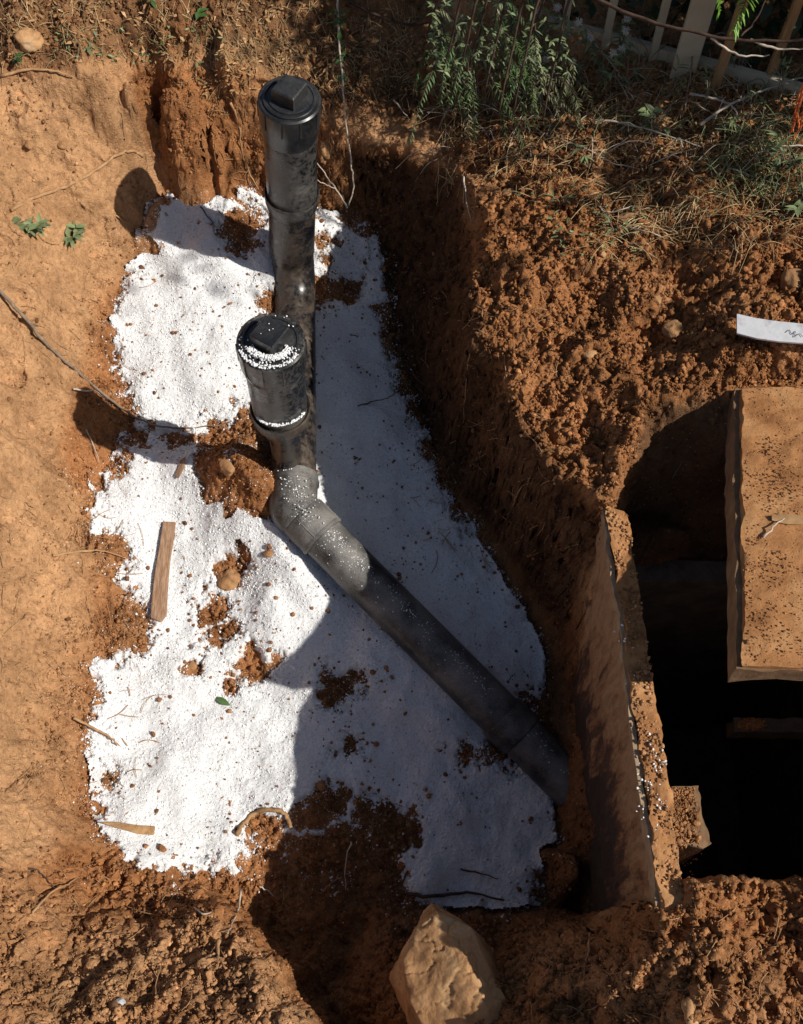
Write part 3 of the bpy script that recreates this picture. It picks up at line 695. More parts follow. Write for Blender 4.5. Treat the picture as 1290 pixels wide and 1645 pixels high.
# elbow and coupling
E1 = Vector(W(485, 829, -0.612)); END = Vector(W(858, 1203, -0.765)); DD = (END - E1).normalized(); END = E1 + DD * ((0.364 - E1.x) / DD.x)
mb = MB()
ep = [E0 + Vector((0, 0.055, 0.0)), E0 + Vector((0, 0.02, 0)), E0]
for k in range(1, 8):
    t = k / 7.0; ep.append(E0.lerp(E1, t) + Vector((-0.010 * math.sin(math.pi * t), -0.006 * math.sin(math.pi * t), 0)))
ep.append(E1 + DD * 0.02)
tube(mb, ep, [0.0515] * len(ep), 48)
elbow = mb.build('elbow', M['pl_dust'], pipe, sharp=50)
mb = MB(); lathe(mb, [(-0.001, 0.045), (0, 0.0535), (0.003, 0.0545), (0.010, 0.0540), (0.012, 0.0520), (0.014, 0.0515)], E0 + Vector((0.0, 0.040, 0)), Vector((0.02, -1, -0.01)))
lathe(mb, [(0, 0.047), (0.0, 0.0535), (0.004, 0.0545), (0.056, 0.0540), (0.058, 0.0554), (0.063, 0.0554), (0.066, 0.0530), (0.067, 0.046)], E1 + DD * 0.002, DD)
x, y, d = frame(DD)
for a in (0.4, 2.0, 3.6, 5.2):
    rd = x * math.cos(a) + y * math.sin(a); tube(mb, [E1 + DD * 0.006 + rd * 0.0543, E1 + DD * 0.060 + rd * 0.0541], 0.0014, 5)
mb.build('coupling_ring', M['pl_dust'], elbow, sharp=35)
mb = MB(); S0 = E1 + DD * 0.06
tube(mb, [S0.lerp(END, k / 6) for k in range(7)], 0.0488, 56)
mb.build('outlet_pipe', M['pl_dust'], pipe, sharp=50)

mb = MB(); S1 = END - DD * 0.215
lathe(mb, [(0, 0.047), (0, 0.0535), (0.004, 0.0548), (0.055, 0.0543), (0.058, 0.0525), (0.06, 0.048)], S1, DD)
mb.build('coupling_ring', M['pl_dust'], pipe, sharp=35)
# salt grains lying on the pipework
Cs = []; Rs = []
def on_disc(n, center, axis_, r0, r1, a0, a1, off):
    c = Vector(center); 
    for _ in range(n):
        a = random.uniform(a0, a1); rr = random.uniform(r0, r1); 
        Cs.append(c + Vector((math.cos(a) * rr, math.sin(a) * rr, off + random.uniform(0, 0.001)))); Rs.append(random.uniform(0.0012, 0.0026))
dg = math.radians
on_disc(260, NT, nax, 0.033, 0.047, dg(205), dg(335), 0.009)
on_disc(200, NT, nax, 0.036, 0.046, dg(232), dg(322), 0.012)
on_disc(120, NT, nax, 0.040, 0.045, dg(245), dg(310), 0.015)
on_disc(170, NT, nax, 0.054, 0.060, dg(200), dg(330), 0.004)
on_disc(70, NT, nax, 0.040, 0.056, dg(190), dg(350), 0.006)
on_disc(20, NT, nax, 0.030, 0.058, dg(0), dg(360), 0.008)
on_disc(4, NT, nax, 0.0, 0.02, 0, 6.28, 0.038)
rimc = Vector(NT) + nax * 0.214
on_disc(160, rimc, nax, 0.0565, 0.061, dg(225), dg(330), 0.004)
for _ in range(520):
    t = random.random() ** 1.5; a = random.gauss(0.15, 0.16) if random.random() < 0.75 else random.gauss(0, 0.6)
    L_ = (END - S0).length; s_ = S0 + DD * (L_ * t * 0.95)
    side = DD.cross(Vector((0, 0, 1))).normalized(); upv = side.cross(DD).normalized()
    if math.sin(t * 23) + math.sin(t * 51) < -0.3 and random.random() < 0.7: continue
    Cs.append(s_ + (side * math.sin(-a) + upv * math.cos(a)) * 0.0483); Rs.append(random.uniform(0.0007, 0.0019))
for _ in range(130):
    t = random.random(); s_ = Vector(ep[0]).lerp(E1 + DD * 0.06, t) + Vector((random.gauss(-0.018, 0.014), random.gauss(0, 0.01), 0))
    s_.z = E0.z + 0.0515 - 6.0 * (s_.x - (E0.x + (E1.x - E0.x) * t)) ** 2; Cs.append(s_); Rs.append(random.uniform(0.0009, 0.0022))
P, Fc = crumbs(np.array([tuple(c) for c in Cs]), np.array(Rs))
o = mesh_np('grains_on_pipe', P, Fc, M['grain'], tone=np.repeat(RNG.uniform(0.2, 1, len(Cs)), 12))
tag(o, 'white salt grains clinging to the near cap and along the sloping pipe', 'salt grains', kind='stuff')

# ------------------------------------------------------------------ blocks (quad footprint prisms with rough faces)
def block(name, quad, z0, z1, mat, parent=None, step=0.012, amp=0.002, origin=None, seed=0, jag=0.0, top_fn=None):
    q = [np.array(p[:2], float) for p in quad]
    nu = max(2, int(np.linalg.norm(q[1] - q[0]) / step)); nv = max(2, int(np.linalg.norm(q[3] - q[0]) / step)); nw = max(2, int((z1 - z0) / max(step, 0.02)))
    Vd = {}; V = []; F_ = []
    def vid(i, j, k):
        if (i, j, k) in Vd: return Vd[(i, j, k)]
        a, b2 = i / nu, j / nv
        p = (q[0] * (1 - a) + q[1] * a) * (1 - b2) + (q[3] * (1 - a) + q[2] * a) * b2
        V.append((p[0], p[1], z0 + (z1 - z0) * k / nw)); Vd[(i, j, k)] = len(V) - 1; return len(V) - 1
    for i in range(nu):
        for j in range(nv):
            F_.append((vid(i, j, nw), vid(i + 1, j, nw), vid(i + 1, j + 1, nw), vid(i, j + 1, nw)))
            F_.append((vid(i, j, 0), vid(i, j + 1, 0), vid(i + 1, j + 1, 0), vid(i + 1, j, 0)))
    for k in range(nw):
        for i in range(nu):
            F_.append((vid(i, 0, k), vid(i + 1, 0, k), vid(i + 1, 0, k + 1), vid(i, 0, k + 1)))
            F_.append((vid(i, nv, k), vid(i, nv, k + 1), vid(i + 1, nv, k + 1), vid(i + 1, nv, k)))
        for j in range(nv):
            F_.append((vid(0, j, k), vid(0, j, k + 1), vid(0, j + 1, k + 1), vid(0, j + 1, k)))
            F_.append((vid(nu, j, k), vid(nu, j + 1, k), vid(nu, j + 1, k + 1), vid(nu, j, k + 1)))
    V = np.array(V)
    edge0 = (np.abs(V[:, 2] - z1) < 1e-6)
    if top_fn is not None:
        w_ = np.clip((V[:, 2] - z0) / (z1 - z0), 0, 1) if top_fn[1] else 1.0
        V[:, 2] += w_ * top_fn[0](V[:, 0], V[:, 1])
    n = fbm3(V[:, 0], V[:, 1], V[:, 2], 30, 4, seed, 0.6)
    edge_ = edge0
    V[:, 0] += amp * fbm3(V[:, 0], V[:, 1], V[:, 2], 25, 3, seed + 5, 0.6); V[:, 1] += amp * fbm3(V[:, 0], V[:, 1], V[:, 2], 25, 3, seed + 9, 0.6)
    V[:, 2] += amp * n
    if jag:
        V[:, 0] += jag * edge_ * fbm2(V[:, 0] * 0, V[:, 1], 18, 4, seed + 2, 0.6)
    mb = MB(); mb.add(V, F_); return mb.build(name, mat, parent, sharp=45, origin=origin)

wall_fn = lambda x, y: -0.06 * (y - OUT1[1]) / (OUT0[1] - OUT1[1])
tankE = empty('concrete_tank', (0.39, 0.5, -0.9))
tag(tankE, 'open concrete tank sunk in the soil with a thin dirt topped wall', 'tank')
dv = (OUT1 - OUT0)[:2]; ext = OUT0[:2] - dv * 0.03; exti = INN0[:2] - dv * 0.03; o2 = OUT1[:2] + dv * 0.04; i2 = INN1[:2] + dv * 0.06
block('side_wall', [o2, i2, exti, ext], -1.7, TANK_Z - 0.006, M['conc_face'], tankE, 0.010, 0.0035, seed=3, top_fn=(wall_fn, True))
# soil skin and worn lip on the wall top
TOPQ = [o2 + np.array([0.004, 0]), i2 - np.array([0.003, 0]), exti - np.array([0.003, 0]), ext + np.array([0.005, 0])]
block('wall_top_dirt', TOPQ, TANK_Z - 0.010, TANK_Z + 0.010, M['conc_soil'], tankE, 0.005, 0.0045, seed=8, jag=0.006, top_fn=(wall_fn, False))
block('worn_lip', [o2 - np.array([0.0015, 0]), o2 + np.array([0.006, 0]), ext + np.array([0.006, 0]), ext - np.array([0.0015, 0])], TANK_Z - 0.02, TANK_Z + 0.003, M['conc_edge'], tankE, 0.005, 0.0025, seed=12, jag=0.003, top_fn=(wall_fn, False))
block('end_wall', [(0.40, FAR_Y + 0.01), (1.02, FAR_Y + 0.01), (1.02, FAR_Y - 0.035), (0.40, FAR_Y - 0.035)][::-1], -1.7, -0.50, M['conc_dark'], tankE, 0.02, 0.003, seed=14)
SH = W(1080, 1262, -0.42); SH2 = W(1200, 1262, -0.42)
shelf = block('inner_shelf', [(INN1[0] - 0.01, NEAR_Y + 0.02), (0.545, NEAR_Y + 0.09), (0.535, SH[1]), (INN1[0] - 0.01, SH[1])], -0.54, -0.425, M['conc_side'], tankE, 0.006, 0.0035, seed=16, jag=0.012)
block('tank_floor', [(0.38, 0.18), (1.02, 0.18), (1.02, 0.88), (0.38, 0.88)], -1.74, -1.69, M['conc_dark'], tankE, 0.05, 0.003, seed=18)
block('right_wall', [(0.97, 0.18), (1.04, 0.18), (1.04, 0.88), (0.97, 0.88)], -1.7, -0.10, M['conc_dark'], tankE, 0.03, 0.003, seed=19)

c_ = W(1206, 1165, -0.60)
block('broken_ledge', [(c_[0] - 0.035, c_[1] - 0.012), (0.99, c_[1] - 0.016), (0.99, c_[1] + 0.014), (c_[0] - 0.03, c_[1] + 0.016)], -0.66, -0.60, M['conc_dark'], tankE, 0.008, 0.004, seed=31)
lidE = empty('concrete_slab', (0.75, 0.72, -0.07))
tag(lidE, 'brown dirt covered concrete slab lying beside the dark tank opening', 'concrete slab')
c0, c1 = W(1180, 622, -0.15), W(1186, 1074, 0.05)
lid_fn = lambda x, y: 0.05 - 0.20 * (y - c1[1]) / (c0[1] - c1[1])
def on_lid(u, v, off=0.0):
    z = 0.0
    for _ in range(6): p = W(u, v, z); z = lid_fn(p[0], p[1]) + off
    return W(u, v, z)
LQ = [c1[:2], np.array([1.25, c1[1] - 0.02]), np.array([1.30, c0[1] + 0.01]), c0[:2]]
block('slab', LQ, -0.060, -0.006, M['conc_side'], lidE, 0.012, 0.003, seed=21, top_fn=(lid_fn, False))
LQ2 = [LQ[0] + np.array([0.008, 0.004]), LQ[1] + np.array([-0.01, 0.004]), LQ[2] + np.array([-0.01, -0.006]), LQ[3] + np.array([0.009, -0.006])]
lt = block('dirt_layer', LQ2, -0.012, 0.004, M['conc_soil'], lidE, 0.005, 0.0020, seed=23, jag=0.004, top_fn=(lid_fn, False))

# rubble crumbs on concrete tops and shelf
Cs = []; Rs = []; Tn = []
def crumb_on(n, q, z, r0, r1):
    q = [np.array(p[:2]) for p in q]
    for _ in range(n):
        a, b2 = random.random(), random.random()
        p = (q[0] * (1 - a) + q[1] * a) * (1 - b2) + (q[3] * (1 - a) + q[2] * a) * b2
        Cs.append((p[0], p[1], z)); Rs.append(random.uniform(r0, r1) if random.random() < .9 else r1 * 1.5); Tn.append(random.uniform(0.2, 1))
k0 = len(Cs); crumb_on(900, TOPQ, TANK_Z + 0.011, 0.001, 0.003)
Cs[k0:] = [(a, b, c + wall_fn(a, b)) for a, b, c in Cs[k0:]]
for _ in range(700):
    a_, b2_ = random.gauss(0, 1), random.gauss(0, 1)
    if a_ * a_ + b2_ * b2_ > 4: continue
    Cs.append((c_[0] + 0.014 * a_, c_[1] + 0.006 * b2_, -0.594 + random.uniform(0, 0.006))); Rs.append(random.uniform(0.0012, 0.004)); Tn.append(random.uniform(0.5, 1))
k0 = len(Cs); crumb_on(7000, LQ2, 0.0045, 0.0004, 0.0013); crumb_on(50, LQ2, 0.0045, 0.0015, 0.004)
for _ in range(900):
    p_ = random.choice((W(1265, 760, 0), W(1205, 1035, 0), W(1240, 690, 0), W(1225, 900, 0))); q_ = (p_[0] + random.gauss(0, 0.03), p_[1] + random.gauss(0, 0.03), 0.0045)
    if q_[1] < c1[1] + 0.012 or q_[0] < c1[0] + (c0[0] - c1[0]) * (q_[1] - c1[1]) / (c0[1] - c1[1]) + 0.014: continue
    Cs.append(q_); Rs.append(random.uniform(0.0006, 0.0024)); Tn.append(random.uniform(0, 0.8))
Cs[k0:] = [(a, b, c + lid_fn(a, b)) for a, b, c in Cs[k0:]]
for _ in range(3200):
    a_, b2_ = 0.44 + abs(random.gauss(0, 0.055)), SH[1] - 0.006 - abs(random.gauss(0, 0.05))
    if a_ > 0.522: continue
    Cs.append((a_, b2_, -0.418 + random.uniform(0, 0.008))); Rs.append(0.0012 * random.uniform(0.01, 1) ** -0.45); Tn.append(random.uniform(0.2, 1))
P, Fc = crumbs(np.array(Cs), np.array(Rs))
o = mesh_np('rubble_crumbs', P, Fc, M['clod'], tone={'tone': np.repeat(Tn, 12), 'red': np.full(len(P), 0.45), 'dark': np.full(len(P), 0.05)})
tag(o, 'brown grit scattered over the tank wall and the slab', 'grit', kind='stuff')
Cs = [];
for u, v, s_ in [(1007, 1005, 6), (1062, 1222, 12), (1050, 1250, 8), (1063, 1292, 12), (1035, 1245, 6), (1045, 1180, 4), (1040, 1300, 5), (1052, 1330, 5), (1020, 1085, 3), (1055, 1200, 5)]:
    for _ in range(s_):
        c = W(u + random.gauss(0, 8), v + random.gauss(0, 10), TANK_Z + 0.012); c[2] += wall_fn(c[0], c[1]); Cs.append(c)
P, Fc = crumbs(np.array(Cs), RNG.uniform(0.0007, 0.0030, len(Cs)))
o = mesh_np('spilt_salt', P, Fc, M['grain'], tone=np.repeat(RNG.uniform(0.0, 0.7, len(Cs)), 12))
tag(o, 'a few white salt grains spilt on top of the tank wall', 'salt grains', kind='stuff')

# ------------------------------------------------------------------ stones
import bmesh
def stone(name, cpos, rad, label, mat, seed=0, cat='stone', group=None, rot=0.0, tilt=0.0, cuts=10, sink=0.42, sub=4, rough_=0.16):
    bm = bmesh.new(); bmesh.ops.create_icosphere(bm, subdivisions=sub, radius=1.0)
    rs = np.random.default_rng(seed); me = bpy.data.meshes.new(name)
    for _ in range(cuts):
        n = Vector(rs.normal(size=3)).normalized(); d = rs.uniform(0.62, 0.85)
        for v in bm.verts:
            k = v.co.dot(n)
            if k > d: v.co -= n * (k - d) * 0.9
    co = np.array([v.co[:] for v in bm.verts])
    n = fbm3(co[:, 0], co[:, 1], co[:, 2], 1.6, 5, seed + 3, 0.55)
    for v, k in zip(bm.verts, n):
        v.co *= 1 + rough_ * k
        v.co.x *= rad[0]; v.co.y *= rad[1]; v.co.z *= rad[2]
    bm.to_mesh(me); bm.free(); me.materials.append(mat)
    me.polygons.foreach_set('use_smooth', np.ones(len(me.polygons), bool))
    o = bpy.data.objects.new(name, me); o.location = (cpos[0], cpos[1], cpos[2] + rad[2] * (1 - 2 * sink)); o.rotation_euler = (tilt, 0, rot)
    link(o); tag(o, label, cat, group or ('loose stones round the pit' if cat == 'stone' else None)); return o
def st(u, v, r, *a, **k): return stone('stone', hit(u, v + 4), r, *a, **k)
def hull_rock(name, P, label, mat, seed=3):
    P = [Vector(p) + Vector((0.014, -0.012, -0.005)) for p in P]; c = sum(P, Vector()) / len(P); bm = bmesh.new()
    for p in P: bm.verts.new(p - c)
    bmesh.ops.convex_hull(bm, input=bm.verts[:])
    for v in [v for v in bm.verts if not v.link_faces]: bm.verts.remove(v)
    for it in range(5):
        bmesh.ops.subdivide_edges(bm, edges=bm.edges[:], cuts=1, use_grid_fill=True, smooth=0.0)
        bmesh.ops.triangulate(bm, faces=bm.faces[:])
    bmesh.ops.smooth_vert(bm, verts=bm.verts[:], factor=0.5, use_axis_x=True, use_axis_y=True, use_axis_z=True)
    bm.normal_update(); co = np.array([v.co[:] for v in bm.verts]); 
    n = fbm3(co[:, 0], co[:, 1], co[:, 2], 14, 6, seed, 0.62); n2 = np.abs(fbm3(co[:, 0], co[:, 1], co[:, 2], 22, 3, seed + 20, 0.6))
    for v, k, k2 in zip(bm.verts, n, n2): v.co += v.normal * (0.0042 * k - 0.0035 * max(0, 0.10 - k2) / 0.10)
    me = bpy.data.meshes.new(name); bm.to_mesh(me); bm.free(); me.materials.append(mat)
    me.polygons.foreach_set('use_smooth', np.ones(len(me.polygons), bool))
    o = bpy.data.objects.new(name, me); o.location = c; link(o); tag(o, label, 'rock'); return o
RT = [(690, 1452, -0.415), (742, 1476, -0.40), (764, 1528, -0.375), (800, 1590, -0.365), (826, 1650, -0.38), (790, 1720, -0.39), (690, 1690, -0.40), (640, 1590, -0.405), (632, 1530, -0.415), (655, 1480, -0.42), (735, 1540, -0.36), (770, 1610, -0.345), (700, 1500, -0.395)]
RB = [(680, 1440, -0.60), (790, 1520, -0.60), (860, 1650, -0.60), (800, 1800, -0.60), (660, 1740, -0.60), (610, 1560, -0.60)]
hull_rock('boulder', [W(*p) for p in RT + RB], 'large tan angular rock half buried in the near bank below the salt', M['rock'])
st(1082, 528, (0.022, 0.018, 0.018), 'rounded brown stone in a hollow of the upper right soil', M['stone'], 2)
st(1275, 448, (0.026, 0.034, 0.020), 'dark stone half in shade at the right edge above the grey strip', M['stone'], 3)
st(366, 748, (0.022, 0.024, 0.020), 'orange brown stone beside the near riser pipe', M['stone'], 4, rot=0.4)
st(310, 1066, (0.012, 0.012, 0.011), 'small round orange pebble on the lit salt', M['stone'], 5, sub=3)
st(433, 885, (0.014, 0.009, 0.008), 'small flat orange chip on the salt beside the pipe elbow', M['stone'], 6, sub=3)
st(443, 957, (0.006, 0.005, 0.005), 'tiny brown pebble on the salt left of the sloping pipe', M['stone'], 7, sub=2)
st(48, 230, (0.012, 0.011, 0.010), 'tan pebble on the upper left bank, left one of two', M['stone'], 8, sub=3)
st(100, 230, (0.012, 0.010, 0.010), 'tan pebble on the upper left bank, right one of two', M['stone'], 9, sub=3)
st(818, 310, (0.018, 0.015, 0.014), 'squarish tan stone at the rim of the dark pit wall', M['rock'], 10, rot=0.3, sub=3)
st(1008, 345, (0.024, 0.014, 0.010), 'reddish flat stone among dry grass in the upper right', M['stone'], 11, rot=0.2, sub=3)
st(948, 566, (0.016, 0.013, 0.010), 'pale tan pitted stone in the crumbly right hand spoil', M['rock'], 12, sub=3)
st(968, 405, (0.008, 0.007, 0.007), 'small pale round pebble on the upper right spoil', M['rock'], 13, sub=3)
st(1112, 1622, (0.014, 0.024, 0.010), 'small pale upright stone in the bottom right soil', M['rock'], 14, rot=0.1, sub=3)
st(194, 1607, (0.009, 0.008, 0.007), 'small blue grey pebble on the bottom left bank', M['strip'], 15, sub=3)
st(45, 60, (0.032, 0.028, 0.026), 'tan clod of earth at the top left', M['rock'], 16, cat='clod', sub=4, rough_=0.2)
lump_o = st(370, 926, (0.024, 0.026, 0.016), 'crumbly round lump of tan soil on the lit salt', M['stone'], 17, cat='soil lump', cuts=0, sub=4, rough_=0.3)
st(1055, 478, (0.010, 0.012, 0.009), 'small brown stone just above the hollow on the right', M['stone'], 18, sub=3)
st(520, 236, (0.016, 0.036, 0.022), 'tall orange earth clod right of the far riser pipe', M['stone'], 19, cat='clod', sub=4, rough_=0.25)

# ------------------------------------------------------------------ wood, twigs and roots
def stick(name, P2, off, rad, label, mat, cat, wob=0.002, group=None, n=6, smooth_=5, parent=None, taper=0.4, lift=0.0):
    P = []
    for k, q in enumerate(P2):
        o_ = q[2] if len(q) > 2 else off
        P.append(hit(q[0], q[1], o_ + rad * 0.6))
    C = catmull(P, smooth_); m_ = len(C)
    C = [c + np.array([random.gauss(0, wob), random.gauss(0, wob), abs(random.gauss(0, wob)) * 0.6]) if 0 < k < m_ - 1 else c for k, c in enumerate(C)]
    mb = MB(); tube(mb, C, [rad * (1 - (1 - taper) * k / (m_ - 1)) * random.uniform(0.85, 1.15) for k in range(m_)], n)
    o = mb.build(name, mat, parent, origin=None if parent else C[0])
    if label: tag(o, label, cat, group or {'root': 'exposed roots in the banks', 'twig': 'loose twigs'}.get(cat))
    return o
def flat_piece(name, outline, thick, off, label, mat, cat):
    P = [hit(u, v, off) for u, v in outline]; zc = np.mean([p[2] for p in P])
    nrm = np.array([0, 0, 1]); n = len(P); V = []; F_ = []
    a = np.array(P); c = a.mean(0)
    # fit plane
    A_ = np.c_[a[:, 0] - c[0], a[:, 1] - c[1]]; s_, *_ = np.linalg.lstsq(A_, a[:, 2] - c[2], rcond=None)
    for p in a: p[2] = c[2] + s_[0] * (p[0] - c[0]) + s_[1] * (p[1] - c[1])
    for dz in (thick, 0):
        for p in a: V.append((p[0], p[1], p[2] + dz))
    F_.append(tuple(range(n))[::-1]); F_.append(tuple(range(n, 2 * n)))
    for k in range(n): F_.append((k, (k + 1) % n, (k + 1) % n + n, k + n))
    mb = MB(); mb.add(V, F_); o = mb.build(name, mat, None, smooth=False, origin=tuple(c))
    bv = o.modifiers.new('bevel', 'BEVEL'); bv.width = thick * 0.25; bv.segments = 2
    tag(o, label, cat); return o
flat_piece('wood_splinter', [(262, 838), (282, 838), (279, 870), (276, 905), (271, 950), (268, 988), (258, 999), (243, 994), (244, 968), (250, 925), (257, 880)], 0.008, 0.006, 'long weathered wood splinter lying on the lit salt', M['wood'], 'wood splinter')
flat_piece('bark_piece', [(160, 1322), (190, 1321), (225, 1326), (250, 1328), (248, 1342), (222, 1340), (195, 1332)], 0.006, 0.004, 'flat orange bark sliver on the salt at the lower left', M['bark'], 'bark')
flat_piece('bark_piece', [(290, 740), (299, 735), (296, 752), (287, 770), (282, 765)], 0.004, 0.006, 'narrow brown bark sliver on the salt left of the near riser', M['wood'], 'bark')
stick('root', [(380, 1341), (392, 1322), (410, 1306), (430, 1301), (452, 1303), (462, 1315), (468, 1330)], 0.006, 0.0052, 'thick curved orange root over the soil patch on the lower salt', M['bark'], 'root', 0.001, taper=0.8)
stick('branch', [(-30, 440), (0, 468), (40, 512), (72, 550), (105, 580), (150, 620), (195, 655, 0.015), (240, 680, 0.012), (290, 688, 0.006), (345, 684, 0.006), (372, 676)], 0.012, 0.0050, 'long thin grey brown branch crossing from the left edge to the near riser', M['twig'], 'branch', 0.0012, taper=0.25)
stick('twig', [(118, 625), (138, 628), (152, 628), (168, 640), (174, 652)], 0.02, 0.0022, 'short pale hooked twig beside the long branch', M['twig_pale'], 'twig', 0.0006)
stick('root', [(18, 338), (60, 316), (105, 300), (150, 276), (190, 248), (214, 243), (230, 251)], 0.006, 0.0042, 'tan root lying across the upper left bank', M['root'], 'root', 0.0012, taper=0.8)
stick('root', [(370, 165), (384, 200), (388, 240), (400, 275), (416, 304)], 0.02, 0.0032, 'orange root hanging left of the far riser pipe', M['root'], 'root', 0.001)
stick('twig', [(322, 332), (340, 356), (358, 384)], 0.004, 0.0016, 'thin dark twig on the shaded salt near the far riser', M['twig_dark'], 'twig', 0.0008)
ty = empty('forked_twig', tuple(hit(556, 334))); tag(ty, 'pale forked twig right of the far riser pipe', 'twig')
def pstick(mb, P, rad, taper=0.4, n=6, wob=0.0008):
    C = catmull(P, 5); m_ = len(C)
    C = [c + np.random.default_rng(k).normal(0, wob, 3) if 0 < k < m_ - 1 else c for k, c in enumerate(C)]
    tube(mb, C, [rad * (1 - (1 - taper) * k / (m_ - 1)) for k in range(m_)], n)
mb = MB(); pstick(mb, [W(558, 334, -0.48), W(540, 304, -0.42), W(525, 283, -0.39), W(508, 260, -0.36)], 0.0024); mb.build('stem', M['twig_pale'], ty)
mb = MB(); pstick(mb, [W(540, 304, -0.42), W(525, 297, -0.40), W(510, 289, -0.38)], 0.0018); mb.build('side_shoot', M['twig_pale'], ty)
vy = empty('trailing_vine', tuple(W(552, -30, -0.18))); tag(vy, 'thin bare vine trailing down behind the far riser with green leaves near its top', 'vine')
vpts = [W(540, -40, -0.15), W(543, 20, -0.20), W(546, 80, -0.24), W(551, 140, -0.28), W(556, 200, -0.34), W(564, 260, -0.40), (W(568, 300, -0.44)), W(560, 330, -0.47)]
mb = MB(); pstick(mb, vpts, 0.0026, 0.6); mb.build('stem', M['twig_pale'], vy)

def leaf(mb, base, d, up, ln, wd, tone=0.5, fold=0.25, curl=0.25, segs=3):
    d = Vector(d).normalized(); side = d.cross(Vector(up))
    if side.length < 1e-4: side = d.cross(Vector((1, 0, 0)))
    side.normalize(); nr = side.cross(d); b_ = Vector(base); V = []; F_ = []
    for k in range(segs + 1):
        t = k / segs; w = wd * math.sin(math.pi * (0.10 + 0.88 * t) ** 0.8) * 0.5
        c = b_ + d * (ln * t) - nr * (curl * ln * t * t)
        V += [c - side * w + nr * (w * fold), c, c + side * w + nr * (w * fold)]
    for k in range(segs):
        a = 3 * k; F_ += [(a, a + 1, a + 4, a + 3), (a + 1, a + 2, a + 5, a + 4)]
    mb.add(V, F_, tone)
mb = MB()
for k in range(26):
    t = random.uniform(0.12, 0.40); i = t * (len(vpts) - 1); a = int(i); b_ = vpts[a] + (vpts[a + 1] - vpts[a]) * (i - a)
    leaf(mb, b_, (random.gauss(0, 1), random.gauss(0, 0.6), random.gauss(-0.2, 0.5)), (0, 0, 1), random.uniform(0.014, 0.03), random.uniform(0.007, 0.012), random.random())
mb.build('foliage', M['leaf_green'], vy)
